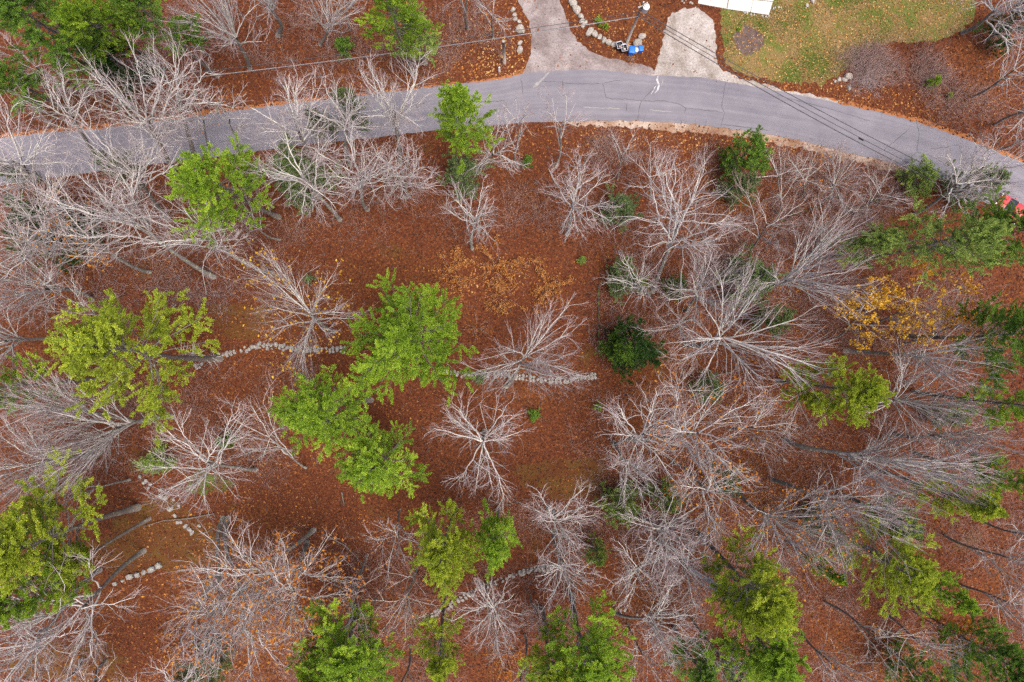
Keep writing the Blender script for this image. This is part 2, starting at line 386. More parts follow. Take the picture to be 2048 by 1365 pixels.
CR = [[(1084, 164), (1120, 165), (1150, 169), (1205, 168), (1230, 162), (1245, 164)], [(1205, 168), (1212, 196), (1225, 199), (1265, 200), (1285, 203)],
      [(1313, 170), (1295, 190), (1283, 203), (1278, 215), (1276, 242)], [(1285, 203), (1330, 203), (1358, 209), (1372, 218), (1400, 220), (1446, 226)],
      [(1451, 163), (1447, 190), (1443, 215), (1448, 228), (1442, 252)], [(1372, 215), (1368, 228)], [(1042, 155), (1046, 190)], [(1125, 160), (1126, 180)],
      [(1833, 238), (1837, 270), (1833, 305), (1820, 317)], [(1833, 305), (1860, 312), (1885, 325), (1895, 338)], [(1822, 254), (1790, 283), (1765, 302)],
      [(1442, 250), (1480, 254), (1540, 262)], [(170, 326), (190, 316), (240, 322)], [(1252, 210), (1252, 224)], [(1860, 300), (1920, 290)],
      [(905, 200), (955, 205), (1010, 203)], [(440, 285), (480, 279), (505, 282)], [(1550, 190), (1640, 214), (1740, 242)]]
for i, c in enumerate(CR):
    ribbon('road_crack', c, 0.05, M['crack'], road, seed=i)
for i, (c, w, m_) in enumerate([([(1315, 152), (1314, 160), (1317, 170), (1315, 180), (1309, 187)], 0.20, 'paint'), ([(1312, 172), (1302, 190)], 0.10, 'paint'),
                                ([(1300, 221), (1345, 225)], 0.12, 'faint'), ([(1165, 215), (1240, 219)], 0.10, 'faint'),
                                ([(1098, 145), (1080, 165), (1066, 176)], 0.3, 'faint'), ([(1325, 160), (1322, 172)], 0.2, 'faint')]):
    ribbon('paint_mark', c, w, M[m_], road, lift=0.010, seed=90 + i)

D1 = [(1020, -60), (1035, 0), (1055, 38), (1064, 72), (1061, 108), (1049, 138), (1046, 156), (1180, 152), (1315, 160), (1315, 142), (1290, 131), (1265, 127), (1240, 119), (1215, 117), (1185, 105), (1165, 90), (1150, 75), (1132, 40), (1120, 0), (1110, -60)]
D2 = [(1300, 158), (1310, 141), (1317, 112), (1325, 86), (1328, 60), (1340, 30), (1362, 19), (1392, 14), (1428, 44), (1432, 80), (1431, 110), (1440, 135), (1462, 152), (1510, 164), (1570, 180), (1640, 194), (1690, 206), (1640, 206), (1540, 190), (1450, 172), (1380, 164)]
SH = [(1010, 238), (1120, 244), (1150, 252), (1250, 256), (1350, 262), (1440, 270), (1520, 281), (1600, 296), (1700, 322), (1760, 337), (1820, 356), (1840, 338), (1700, 298), (1540, 260), (1400, 240), (1270, 232), (1130, 232)]
NE = [(880, 183), (960, 172), (1044, 156), (1052, 146), (1046, 138), (1020, 150), (940, 163), (860, 172), (700, 188), (500, 210), (300, 238), (0, 268), (0, 290), (300, 256), (600, 215)]
NE2 = [(1640, 192), (1700, 205), (1790, 226), (1850, 242), (1920, 264), (2000, 297), (2060, 325), (2060, 345), (1920, 284), (1850, 260), (1780, 240), (1660, 212)]
LA = [(1436, -80), (1440, 40), (1446, 90), (1452, 130), (1490, 150), (1560, 163), (1640, 172), (1690, 140), (1720, 100), (1800, 85), (1870, 80), (1930, 60), (1950, 20), (1960, -80)]
MU = [(1466, 72), (1490, 50), (1515, 60), (1532, 75), (1520, 100), (1492, 112), (1472, 98)]
pD1, pD2, pSH, pNE, pNE2, pLA, pMU = [poly_px(p, j, s, k) for p, j, s, k in
    ((D1, 1.4, 7, 1), (D2, 1.8, 6, 2), (SH, 2.2, 6, 3), (NE, 1.6, 8, 4), (NE2, 1.6, 8, 5), (LA, 3.0, 7, 6), (MU, 2.0, 5, 7))]
for i_, (x_, y_, a_, b_) in enumerate([(325, 1085, 140, 72), (415, 968, 46, 22), (300, 925, 50, 24), (480, 640, 60, 36), (1130, 955, 90, 40), (150, 1330, 120, 40)]):
    g_ = np.linspace(0, 2 * math.pi, 60, endpoint=False); w_ = 1 + .16 * np.sin(3 * g_ + i_) + .10 * np.sin(7 * g_ + 2 * i_) + R_.normal(0, .05, 60)
    sheet('mossy_ground', np.stack([(x_ - 1024 + a_ * w_ * np.cos(g_)) / PXM, (682.5 - y_ - b_ * w_ * np.sin(g_)) / PXM], 1), .003, M['mossy' if i_ != 1 else 'moss_green'])
sheet('lawn', pLA, 0.004, M['lawn']); sheet('garden_bed', pMU, 0.012, M['mulch'])
sheet('road_shoulder', pSH, 0.016, M['shoulder']); sheet('needle_drift', pNE, 0.008, M['needle_edge']); sheet('needle_drift', pNE2, 0.008, M['needle_edge'])
sheet('gravel_driveway', pD1, 0.020, M['drive']); sheet('gravel_driveway', pD2, 0.026, M['drive2'])
pRD = np.concatenate([ruW, rlW[::-1]])

# concrete walk: slabs with joints
wk = tag(empty('concrete_walk', at(1470, 12)), kind='structure')
wb = np.array(at(1470, 12))
def slab(ps):
    P = np.array([at(*p) - wb for p in ps]); mb = MB()
    c = P.mean(0); P = c + (P - c) * 0.992
    mb.prism([np.c_[P[:, :2], np.full(4, z)] if z < 0.1 else np.c_[c[:2] + (P[:, :2] - c[:2]) * 0.994, np.full(4, z)] for z in (0.0, 0.09, 0.11)])
    put('slab', mb.mesh('slab', M['concrete']), wk)
slab([(1395, 8), (1453, 19), (1458, -14), (1402, -24)]); slab([(1453.6, 19.2), (1500, 25.5), (1506, 2), (1458, -6)])
slab([(1500.5, 25.6), (1537, 31), (1545, 5), (1506, 1)]); slab([(1545.6, 4), (1560, -24), (1522, -30), (1507, 0)])

# ------------------------------------------------------------------ leaf litter and grass (uncountable)
def scatter_leaves(x, y, size, tint, z=0.012, tilt=0.45, z2=0.05):
    n = len(x); r = R_
    a = r.uniform(0, 2 * math.pi, n)
    d = np.stack([np.cos(a), np.sin(a), r.normal(0, tilt, n)], 1); d = nrm(d)
    s = np.stack([-np.sin(a), np.cos(a), r.normal(0, tilt, n)], 1)
    s = nrm(np.cross(np.cross(d, s), d))
    L = (size * r.uniform(0.6, 1.3, n))[:, None]; W = L * r.uniform(0.5, 0.85, (n, 1))
    c = np.stack([x, y, z + r.uniform(0, z2, n)], 1)
    V = np.stack([c - d * L, c + s * W, c + d * L, c - s * W], 1)
    V[:, :, 2] = np.maximum(V[:, :, 2], z)
    f = np.arange(n * 4).reshape(n, 4)
    return V.reshape(-1, 3), [f], np.repeat(tint, 4)

def field(x, y, seed, sc):
    """smooth pseudo-random field, about 0..1"""
    r = np.random.default_rng(seed); v = np.zeros_like(x)
    for k in range(7):
        a = r.uniform(0, 2 * math.pi); f = sc * r.uniform(0.6, 1.8)
        v += np.sin((x * math.cos(a) + y * math.sin(a)) * f + r.uniform(0, 7))
    return 0.5 + v / 7 * 0.9

NL = 165000
lx = R_.uniform(-66, 66, NL); ly = R_.uniform(-45, 45, NL)
road_in = inside(pRD, lx, ly); dr = inside(pD1, lx, ly) | inside(pD2, lx, ly); la = inside(pLA, lx, ly); sh = inside(pSH, lx, ly); mu = inside(pMU, lx, ly)
u = R_.uniform(0, 1, NL)
mossd = np.exp(-(((lx - (325 - 1024) / PXM) / 7.5) ** 2 + ((ly - (682.5 - 1085) / PXM) / 4) ** 2) ** 2)
keep = np.where(road_in, u < 0.004, np.where(dr, u < 0.035, np.where(sh, u < 0.3, np.where(la, u < 0.9, u < 0.96 - 0.2 * mossd))))
lx, ly, la, sh, dr = lx[keep], ly[keep], la[keep], sh[keep], dr[keep]; n = len(lx)
tint = 0.33 + 0.30 * (field(lx, ly, 3, 0.13) - 0.5) + 0.16 * (field(lx, ly, 4, 0.6) - 0.5) + R_.normal(0, 0.10, n)
def gl(px, py, rx, ry):
    return np.exp(-(((lx - (px - 1024) / PXM) / (rx / PXM)) ** 2 + ((ly - (682.5 - py) / PXM) / (ry / PXM)) ** 2))
tint += 0.28 * gl(1330, 285, 290, 28) + 0.24 * gl(1850, 205, 190, 50) + 0.30 * gl(1560, 160, 180, 30) + 0.16 * gl(960, 130, 120, 45) + 0.40 * gl(1000, 562, 140, 58) + 0.25 * gl(1010, 110, 60, 60) + 0.34 * gl(1230, 70, 80, 60)
tint += 0.12 * gl(330, 1090, 140, 80) + 0.16 * gl(560, 185, 420, 30) - 0.06 * gl(1650, 1230, 160, 90) - 0.05 * gl(800, 480, 200, 80)
tint = np.where(la, np.clip(R_.normal(0.78, 0.2, n), 0.3, 1), tint); tint = np.where(dr, 0.5, tint)
V, F, T = scatter_leaves(lx, ly, np.where(la, 0.085, 0.125), np.clip(tint, 0.02, 1), z=0.03)
T = np.asarray(T)
tag(put('leaf_litter', mkmesh('leaf_litter', V, F, M['leaf'], tint=T)), 'red-brown fallen leaves covering the forest floor', 'leaf litter', kind='stuff')

# grass blades on the lawn, in tussocks
n = 60000
gx = R_.uniform((1436 - 1024) / PXM, (1960 - 1024) / PXM, n); gy = R_.uniform((682.5 - 180) / PXM, (682.5 + 20) / PXM, n)
fld = field(gx, gy, 8, 0.55)
k = inside(pLA, gx, gy) & ~inside(pMU, gx, gy) & (R_.uniform(0, 1, n) < np.clip((fld - 0.25) * 1.6 + 0.25, 0.15, 1))
gx, gy, fld = gx[k], gy[k], fld[k]; n = len(gx)
p0 = np.stack([gx, gy, np.full(n, 0.0)], 1)
dd = nrm(np.stack([R_.normal(0, 0.8, n), R_.normal(0, 0.8, n), np.full(n, 0.8)], 1)); ln = R_.uniform(0.08, 0.2, (n, 1))
sd_ = nrm(np.cross(dd, R_.normal(0, 1, (n, 3)))) * 0.03
V = np.stack([p0 - sd_, p0 + sd_, p0 + dd * ln], 1).reshape(-1, 3)
tt = np.clip(0.95 - fld * 0.95 + R_.normal(0, 0.1, n), 0, 1)
tag(put('lawn_grass', mkmesh('lawn_grass', V, [np.arange(n * 3).reshape(n, 3)], M['grass'], tint=np.repeat(tt, 3))), 'patchy green lawn grass sprinkled with tan leaves', 'grass', kind='stuff')

# ------------------------------------------------------------------ bare trees
def grow(rng, P0, D0, L, K, wig, up=0.0):
    P = [P0]; D = nrm(D0)
    for k in range(K):
        D = nrm(D + rng.normal(0, wig, D.shape) + np.array([0, 0, up]))
        P.append(P[-1] + D * (L / K)[:, None])
    return np.stack(P, 1)

def sample(P, tt):
    """point, tangent on polylines P (N,K,3) at parameters tt (N,)"""
    K = P.shape[1] - 1; f = np.clip(tt * K, 0, K - 1e-4); i = f.astype(int); w = (f - i)[:, None]; r = np.arange(len(P))
    a, b = P[r, i], P[r, i + 1]
    return a + (b - a) * w, nrm(b - a)

def side(rng, T, ang):
    u, v = frame(T); a = rng.uniform(0, 2 * math.pi, (len(T), 1))
    s = u * np.cos(a) + v * np.sin(a); ang = ang[:, None]
    return T * np.cos(ang) + s * np.sin(ang)

STY = dict(o=dict(n=12, l2=8, l3=4, l4=2, wig=.19, ang=(.35, .95), fork=(.40, .62), lift=.10),
           f=dict(n=14, l2=8, l3=4, l4=2, wig=.08, ang=(.25, .6), fork=(.30, .48), lift=.14),
           s=dict(n=9, l2=7, l3=4, l4=3, wig=.12, ang=(.35, .85), fork=(.25, .62), lift=.14))
def leaves_on(rng, pts, size, n, name, mat, parent):
    k = rng.integers(0, len(pts), n); c = pts[k] + rng.normal(0, 0.12, (n, 3))
    d = nrm(rng.normal(0, 1, (n, 3)) * np.array([1, 1, .6])); s = nrm(np.cross(d, rng.normal(0, 1, (n, 3))))
    L = size * rng.uniform(.7, 1.3, (n, 1)); W = L * .6
    V = np.stack([c - d * L, c + s * W, c + d * L, c - s * W], 1).reshape(-1, 3)
    tag(put(name, mkmesh(name, V, [np.arange(n * 4).reshape(n, 4)], mat, tint=np.repeat(rng.uniform(.2, .9, n), 4)), parent), kind='stuff')

TRIS = [0]
def bare_tree(seed, bx, by, cx, cy, rpx, h, style='o', leaf=None, label='', group='leafless trees in the wood', name='bare_tree', red=False, ry=None):
    rng = np.random.default_rng(1000 + seed); S = STY[style]
    zc = 0.70 * h
    base = at(bx, by); cc = at(cx, cy, zc) - base
    k = (H - zc) / H / PXM; rx = rpx * k; ryy = (ry or rpx) * k; rz = 0.27 * h
    lean = math.hypot(cc[0], cc[1])
    if lean > 0.62 * h: print('LEAN', label, round(lean, 1), h)
    root = tag(empty(name, base), label, 'tree', group)
    # trunk
    f0, f1 = S['fork']; zt = h * f1
    K = 9; ts = np.linspace(0, 1, K)
    top = np.array([cc[0] * .86, cc[1] * .86, zt])
    bend = rng.normal(0, 0.012 * h, 2)
    tr = np.stack([top[0] * ts ** 1.15 + bend[0] * np.sin(ts * 5), top[1] * ts ** 1.15 + bend[1] * np.sin(ts * 4.3), zt * ts], 1)
    r0 = (0.0125 if style != 's' else 0.008) * h + 0.02 * rx / 4
    rad = r0 * (1.0 - 0.55 * ts); rad[0] *= 1.15
    mb = MB(); mb.tube(tr, rad, 9)
    put('trunk', mb.mesh('trunk', M['trunk'], True), root)
    # limbs, each with its own twigs
    sc = np.clip(rx * ryy / 20.0, 0.22, 1.25)
    nl = max(5, int(round(S['n'] * (0.6 + 0.4 * min(sc, 1)))))
    az = (np.arange(nl) + rng.uniform(-.35, .35, nl)) * 2.399963
    el = np.arcsin(rng.uniform(-.25, .95, nl)); rr = rng.uniform(.72, 1.05, nl)
    tgt = cc + np.stack([np.cos(az) * np.cos(el) * rx * rr, np.sin(az) * np.cos(el) * ryy * rr, np.sin(el) * rz * rr], 1)
    ft = rng.uniform(f0 / f1, 1.0, nl); ft[0] = 1; ft[1] = .97
    s0, _ = sample(np.repeat(tr[None], nl, 0), ft)
    dv = tgt - s0; Ln = np.linalg.norm(dv, axis=1)
    ctl = s0 + dv * .45 + np.array([0, 0, 1.0]) * (Ln * (S['lift'] + rng.uniform(-.05, .1, nl)))[:, None]
    KL = 10; tt = np.linspace(0, 1, KL + 1)[None, :, None]
    LP = s0[:, None] * (1 - tt) ** 2 + ctl[:, None] * 2 * tt * (1 - tt) + tgt[:, None] * tt ** 2
    wv = np.cumsum(rng.normal(0, S['wig'] * .42, LP.shape), 1); wv -= wv[:, :1]; wv -= wv[:, -1:] * tt
    LP = LP + wv * (Ln / 8)[:, None, None] * 1.3
    lr0 = r0 * .30 * np.clip(Ln / Ln.mean(), .6, 1.3)
    LR = lr0[:, None] * (1 - .80 * np.linspace(0, 1, KL + 1)[None]) + 0.012
    n2, n3, n4 = [max(2, int(round(S[q_] * (sc ** .33)))) for q_ in ('l2', 'l3', 'l4')]
    a0, a1 = S['ang']
    tips = []
    for i in range(nl):
        m = n2 + 1
        t2 = np.concatenate([rng.uniform(.15, .95, m - 1), [.995]])
        p, T = sample(np.repeat(LP[i:i + 1], m, 0), t2)
        D = side(rng, T, rng.uniform(a0, a1, m)); D[:, 2] += .12
        L2 = Ln[i] * (.72 - .46 * t2) * rng.uniform(.65, 1.2, m)
        P2 = grow(rng, p, D, L2, 6, S['wig'], .03)
        r2 = np.interp(t2, np.linspace(0, 1, KL + 1), LR[i]) * .52
        R2 = r2[:, None] * (1 - .7 * np.linspace(0, 1, 7)[None]) + .007
        mb = MB(); mb.add(*tubes(LP[i:i + 1], LR[i:i + 1], 6)); mb.add(*tubes(P2, R2, 3))
        limb = put('limb', mb.mesh('limb', M['limb'], True), root)
        # third and fourth order twigs
        P2r = np.repeat(P2, n3, 0); t3 = rng.uniform(.15, 1.0, len(P2r))
        p, T = sample(P2r, t3); D = side(rng, T, rng.uniform(a0, a1, len(p)) * .9); D[:, 2] += .08
        L3 = np.repeat(L2, n3) * (.76 - .42 * t3) * rng.uniform(.6, 1.2, len(p))
        P3 = grow(rng, p, D, L3, 2, S['wig'] * 1.2, .04)
        R3 = np.tile(np.array([.016, .0125, .007]) * (.75 + .25 * min(1, sc)), (len(P3), 1))
        mb = MB(); mb.add(*tubes(P3, R3, 3))
        P3r = np.repeat(P3, n4, 0); t4 = rng.uniform(.1, 1.0, len(P3r))
        p, T = sample(P3r, t4); D = side(rng, T, rng.uniform(a0, a1, len(p)) * .85)
        L4 = np.clip(np.repeat(L3, n4) * .62 * rng.uniform(.6, 1.3, len(p)), .15, 1.1)
        e = p + D * L4[:, None]
        mb.add(*spikes(p, e, .0085)); tips.append(e)
        TRIS[0] += sum(len(f) * (f.shape[1] - 2) for f in mb.f)
        tag(put('twigs', mb.mesh('twigs', M['twig_red' if red else 'twig'], False), limb), kind='stuff')
    if leaf:
        nm, cnt, size = leaf
        leaves_on(rng, np.concatenate(tips), size, cnt, 'leaves', M[nm], root)
    return root

# ------------------------------------------------------------------ evergreens
# grown in a few forms; every tree takes one form at its own size, turn and lean, with its own needle colour
FORM = dict(full=(23, 6.0, .40, 1.35, .22), std=(22, 4.6, .48, 1.1, .22), open=(22, 5.4, .50, .80, .22), slim=(20, 2.7, .46, 1.15, .20), hem=(9, 3.0, .08, .9, .22), shrub=(1.8, .95, .04, .8, .15))
COUNT = dict(full=1, std=4, open=2, slim=2, hem=3, shrub=2)
PROTO = {}
def grow_form(form, v):
    h, R, z0, dens, nl_ = FORM[form]; rng = np.random.default_rng(5000 + v * 17 + len(form) * 131)
    small = form in ('hem', 'shrub')
    K = 9; ts = np.linspace(0, 1, K); bend = rng.normal(0, .005 * h, 2)
    tr = np.stack([bend[0] * np.sin(ts * 5), bend[1] * np.sin(ts * 4), h * .97 * ts], 1)
    r0 = .0135 * h + .012; rad = r0 * (1 - .93 * ts); rad[0] *= 1.12
    mb = MB(); mb.tube(tr, rad, 9); trunk = mb.mesh('trunk', M['pine_bark'], True)
    zb = h * z0; nw = max(7, int((h - zb) / (.80 if h > 10 else .62)))
    zs = np.concatenate([np.repeat(np.linspace(zb, h * .985, nw), 6), rng.uniform(h - .3 * (h - zb), h * .99, 40 if not small else 16)]); zs = zs[rng.uniform(0, 1, len(zs)) < .85]; zs = zs + rng.normal(0, .012 * h, len(zs)); n = len(zs)
    uu = np.clip((h - zs) / (h - zb), .01, 1)
    prof = np.minimum(1.0, 1.22 * uu ** .70) * np.where(uu > .7, 1 - (uu - .7) * .8, 1) + .05
    az = rng.uniform(0, 2 * math.pi, n); ph = rng.uniform(0, 6.28, 3)
    mod = 1 + .10 * np.sin(2 * az + ph[0]) + .10 * np.sin(3 * az + ph[1]) + .10 * np.sin(5 * az + ph[2] + zs * .6)
    L = R * prof * mod * rng.uniform(.60, 1.14, n)
    s0, _ = sample(np.repeat(tr[None], n, 0), np.clip(zs / (h * .97), 0, .995))
    elev = .95 - 1.0 * uu ** .6 + rng.normal(0, .12, n)
    P = grow(rng, s0, np.stack([np.cos(az), np.sin(az), elev], 1), L, 6, .08, .05)
    Rb = (.011 * L + .010)[:, None] * (1 - .8 * np.linspace(0, 1, 7)[None])
    mb = MB(); mb.add(*tubes(P[:, ::2], Rb[:, ::2], 3))
    # side sprays of every bough
    m = np.maximum(4, (4 + L * 1.5)).astype(int); bi = np.repeat(np.arange(n), m); N = len(bi)
    t1 = rng.uniform(.14, 1, N) ** .8; p, T = sample(P[bi], t1)
    lat = nrm(np.cross(T, np.array([0, 0, 1.0]))) * rng.choice([-1, 1], N)[:, None]
    sd1 = nrm(T * .75 + lat * rng.uniform(.3, 1.1, (N, 1)) + rng.normal(0, .16, (N, 3)) + np.array([0, 0, .12]))
    Ls = L[bi] * (.40 - .22 * t1) * rng.uniform(.6, 1.25, N) + .22 * min(1, R / 4)
    P2 = grow(rng, p, sd1, Ls, 3, .12, .06)
    mb.add(*spikes(P2[:, 0], P2[:, -1], .012))
    # needle tufts along the sprays and at the bough tips
    k = np.maximum(4, Ls * 14 * dens + 2).astype(int); si = np.repeat(np.arange(N), k); Q = len(si)
    tp, TT = sample(P2[si], rng.uniform(.15, 1.0, Q))
    nb = 9 if not small else 8
    pb = np.repeat(tp, nb, 0) + rng.normal(0, .035, (Q * nb, 3)); sb = np.repeat(TT, nb, 0)
    d = nrm(sb * .75 + rng.normal(0, .55, pb.shape) + np.array([0, 0, .28]))
    ln = nl_ * rng.uniform(.6, 1.25, (len(pb), 1)); w = nrm(np.cross(d, rng.normal(0, 1, d.shape) + np.array([0, 0, .8]))) * ln * .125
    V = np.stack([pb, pb + d * ln * .75 + w, pb + d * ln, pb + d * ln * .75 - w], 1)[:, [0, 1, 3]]
    V = V.reshape(-1, 3)
    tb = np.clip(.45 + .20 * rng.normal(0, .8, n)[bi][si] + .14 * rng.normal(0, 1, N)[si] + rng.normal(0, .08, Q), 0, 1)
    TRIS[0] += len(pb)
    crown = mkmesh('crown', V, [np.arange(len(pb) * 3).reshape(-1, 3)], M['mid'], tint=np.repeat(tb, nb * 3))
    return trunk, mb.mesh('branches', M['pine_bark'], True), crown

def pine(seed, cx, cy, rpx, h, mat, label, bpx=None, form=None, group='evergreen trees', name='pine_tree', ry=None, cat='tree', zf=.77):
    rng = np.random.default_rng(9000 + seed)
    zc = zf * h; k = (H - zc) / H / PXM; R = 1.14 * rpx * k; asp = (ry or rpx) / rpx
    crown = at(cx, cy, zc)
    base = at(*bpx) if bpx else np.array([crown[0], crown[1], 0.0])
    lean = (crown - base)[:2] / zc
    if np.hypot(*lean) > .35: print('PINE LEAN', label, np.hypot(*lean))
    form = form or ('slim' if R < 3.1 else 'std')
    v = seed % COUNT[form]
    if (form, v) not in PROTO: PROTO[(form, v)] = grow_form(form, v)
    h0, R0 = FORM[form][:2]
    root = tag(empty(name, base), label, cat, group)
    root.rotation_euler = Vector((lean[0], lean[1], 1)).to_track_quat('Z', 'Y').to_euler()
    q0 = Vector((lean[0], lean[1], 1)).normalized(); ax = Vector((0, 0, 1)).rotation_difference(q0)
    root.rotation_euler = ax.to_euler(); root.scale = (R / R0, R * asp / R0, h / h0)
    a = rng.uniform(0, 6.28)
    for nm, me in zip(('trunk', 'branches', 'crown'), PROTO[(form, v)]):
        o = put(nm, me, root, rot=(0, 0, a))
        if nm == 'crown':
            o.material_slots[0].link = 'OBJECT'; o.material_slots[0].material = M[mat]
        if nm != 'trunk': o['kind'] = 'stuff'
    return root

# tall pines: crown centre (px), radius (px), height (m), needle colour, label, trunk base (px)
PINES = [
 (812, 680, 116, 24, 'bright', 'largest full bright green pine crown at the centre of the wood', None, dict(ry=125, form='full')),
 (640, 822, 92, 21, 'bright', 'softer yellow-green pine touching the lower left of the largest pine', (742, 800), {}),
 (755, 930, 80, 16, 'bright', 'pale green lower pine just below the big central pine', None, {}),
 (245, 702, 132, 25, 'yellow', 'loose yellow-green pine at left with spiky dead trunk base to its right', (440, 718), dict(form='open')),
 (432, 368, 88, 22, 'bright', 'rounded bright green pine south of the road among white bare trees', None, {}),
 (922, 228, 58, 22, 'bright', 'tall green pine standing over the middle of the road', (936, 350), {}),
 (884, 1100, 66, 21, 'yellow', 'bright yellow-green pine at lower centre with trunk showing below', None, dict(ry=88)),
 (992, 1092, 40, 19, 'bright', 'slim green pine right beside the lower central yellow-green pine', None, dict(ry=62)),
 (66, 1085, 100, 23, 'yellow', 'big yellow-green pine at left edge with two leaning grey trunks', (277, 1015), dict(ry=118)),
 (70, 1180, 62, 22, 'bright', 'lower green pine crown merged under the big pine at left edge', (300, 1037), {}),
 (690, 1318, 98, 21, 'bright', 'wide green pine cut by the bottom edge left of centre', (712, 1215), {}),
 (640, 1340, 60, 20, 'bright', 'small bright pine top at the bottom edge beside the wide green pine', None, {}),
 (880, 1310, 48, 19, 'yellow', 'small round yellow-green pine near bottom centre', (890, 1180), {}),
 (1175, 1318, 95, 21, 'bright', 'broad green pine cut by the bottom edge at centre right', None, {}),
 (1100, 1345, 50, 20, 'yellow', 'yellowish pine top at bottom edge left of the broad pine', None, {}),
 (1508, 1180, 96, 24, 'yellow', 'large yellow-green pine at lower right, upper of two merged crowns', None, {}),
 (1530, 1295, 92, 23, 'bright', 'large green pine at lower right, lower of two merged crowns', None, {}),
 (1692, 782, 74, 21, 'yellow', 'compact yellow-green pine alone at centre right', None, {}),
 (1905, 478, 112, 22, 'olive', 'wide olive pine spreading its grey-green branches at the right below the road', None, dict(ry=74, form='open')),
 (1750, 488, 52, 16, 'olive', 'small olive evergreen pointing left beside the wide olive pine', None, dict(ry=34)),
 (2035, 462, 62, 21, 'mid', 'green pine at right edge next to the red car', None, {}),
 (2022, 670, 66, 22, 'mid', 'green pine on the right edge beside the orange-leaved tree', None, dict(ry=80)),
 (2045, 812, 52, 22, 'bright', 'bright pine cut by the right edge, middle of three', None, {}),
 (2025, 962, 42, 20, 'bright', 'small bright pine on the right edge, lowest of three', None, {}),
 (1934, 1002, 50, 20, 'yellow', 'small yellow-green pine right of the pale bare branches', None, {}),
 (1790, 1135, 86, 20, 'yellow', 'open see-through yellow-green pine at lower right', None, dict(form='open')),
 (1893, 1186, 42, 19, 'bright', 'small dense pine touching the right of the open pine', None, {}),
 (1800, 1045, 40, 15, 'dull', 'pale small evergreen above the open pine', None, {}),
 (1660, 1145, 24, 14, 'bright', 'tiny bright evergreen left of the open pine', None, {}),
 (1990, 1315, 66, 20, 'mid', 'green pine in the lower right corner', None, {}),
 (62, 35, 100, 24, 'mid', 'broad green pine filling the upper left corner', (240, 150), dict(ry=80)),
 (175, 45, 76, 24, 'bright', 'bright pine with thick grey trunk right of the corner pine', (292, 112), dict(ry=60)),
 (295, 28, 76, 20, 'mid', 'darker pine at top edge right of the thick-trunked pine', None, dict(ry=52)),
 (18, 160, 48, 14, 'mid', 'dark green low pine on the left edge above the road', None, {}),
 (780, 22, 62, 20, 'bright', 'bright pine at the top edge left of the driveway', None, dict(ry=48)),
 (830, 62, 46, 11, 'olive', 'dull green evergreen under the top-edge pine', None, {}),
 (8, 775, 34, 20, 'bright', 'sliver of bright pine on the left edge', None, dict(ry=50)),
 (1400, 1345, 48, 14, 'mid', 'low green evergreen at bottom edge left of the merged pines', None, {}),
]
for i, (x, y, r, h, m, lab, b, kw) in enumerate(PINES):
    pine(i, x, y, r, h, m, lab, bpx=b, group='tall pines in the wood', **kw)

# lower evergreens of the understorey
UNDER = [
 (1266, 692, 60, 9, 'dark', 'dark green dense hemlock standing alone at the centre', 1.5),
 (1240, 702, 32, 11, 'mid', 'lighter green young evergreen in front of the dark hemlock', 1.3),
 (928, 348, 46, 8, 'dull', 'dull green evergreen under the pine that stands over the road', 1),
 (600, 345, 66, 9, 'dull', 'dull green hemlock behind pale branches south of the road', 1),
 (90, 455, 78, 8, 'dark', 'dark hemlock beneath white branches at left', 1.2),
 (232, 128, 64, 9, 'dark', 'dark hemlock below the corner pine trunk', 1),
 (1490, 312, 48, 9, 'mid', 'green evergreen by the road behind the big white tree', 1),
 (1482, 375, 34, 8, 'dull', 'narrow dull evergreen below the roadside evergreen', 1),
 (1240, 418, 40, 6, 'dull', 'dull evergreen left of the big white bare tree', 1),
 (1250, 556, 42, 6, 'dull', 'pale dull evergreen below the big white tree', .8),
 (1352, 572, 24, 6, 'dull', 'small dull evergreen right of the white tree trunk', .8),
 (1500, 560, 58, 9, 'dull', 'wide dull green evergreen among fan-shaped branches', .9),
 (1545, 640, 34, 8, 'dull', 'faint green evergreen under the straight fan branches', .8),
 (1240, 1012, 42, 9, 'olive', 'olive evergreen at lower centre right', 1),
 (1330, 994, 36, 9, 'olive', 'smaller olive evergreen right of its look-alike at lower centre', 1),
 (1190, 1104, 26, 8, 'olive', 'small pale evergreen below the olive pair', 1),
 (1840, 352, 36, 4, 'olive', 'low olive evergreen at the road edge by the wires', 1),
 (1950, 372, 50, 9, 'dull', 'grey-green evergreen behind lichen-white branches near the red car', .9),
 (310, 922, 34, 4, 'olive', 'low green juniper-like evergreen left of the stone row', .7),
 (395, 1345, 40, 12, 'dull', 'pale green evergreen at the bottom edge, lower left', .8),
 (700, 218, 34, 10, 'dull', 'dull green evergreen tip over the road between white crowns', .7),
 (645, 250, 26, 10, 'dull', 'faint evergreen tip over the road left of its neighbour', .7),
 (1640, 1040, 30, 7, 'dull', 'dull evergreen under long pale branches at lower right', .7),
 (1450, 962, 34, 7, 'dull', 'dull evergreen under orange-dotted branches', .7),
 (1890, 832, 28, 6, 'dull', 'dull evergreen between dark trunks at right', .7),
 (1418, 775, 30, 6, 'dull', 'faint evergreen below the wide fan tree', .7),
 (2030, 45, 44, 9, 'dark', 'dark evergreen in the upper right corner', 1),
 (20, 345, 26, 9, 'dull', 'dull evergreen at the left end of the road', .8),
 (235, 330, 26, 8, 'dull', 'dull evergreen at the lower road edge on the left', .7),
 (1480, 1345, 40, 9, 'dull', 'dull evergreen between the merged pines and bottom edge', .8),
 (1840, 1350, 52, 11, 'mid', 'green evergreen at the bottom edge right of centre', 1),
]
for i, (x, y, r, h, m, lab, dn) in enumerate(UNDER):
    pine(100 + i, x, y, r, h, m, lab, group='understorey evergreens', name='hemlock_tree', form='hem', zf=.5)
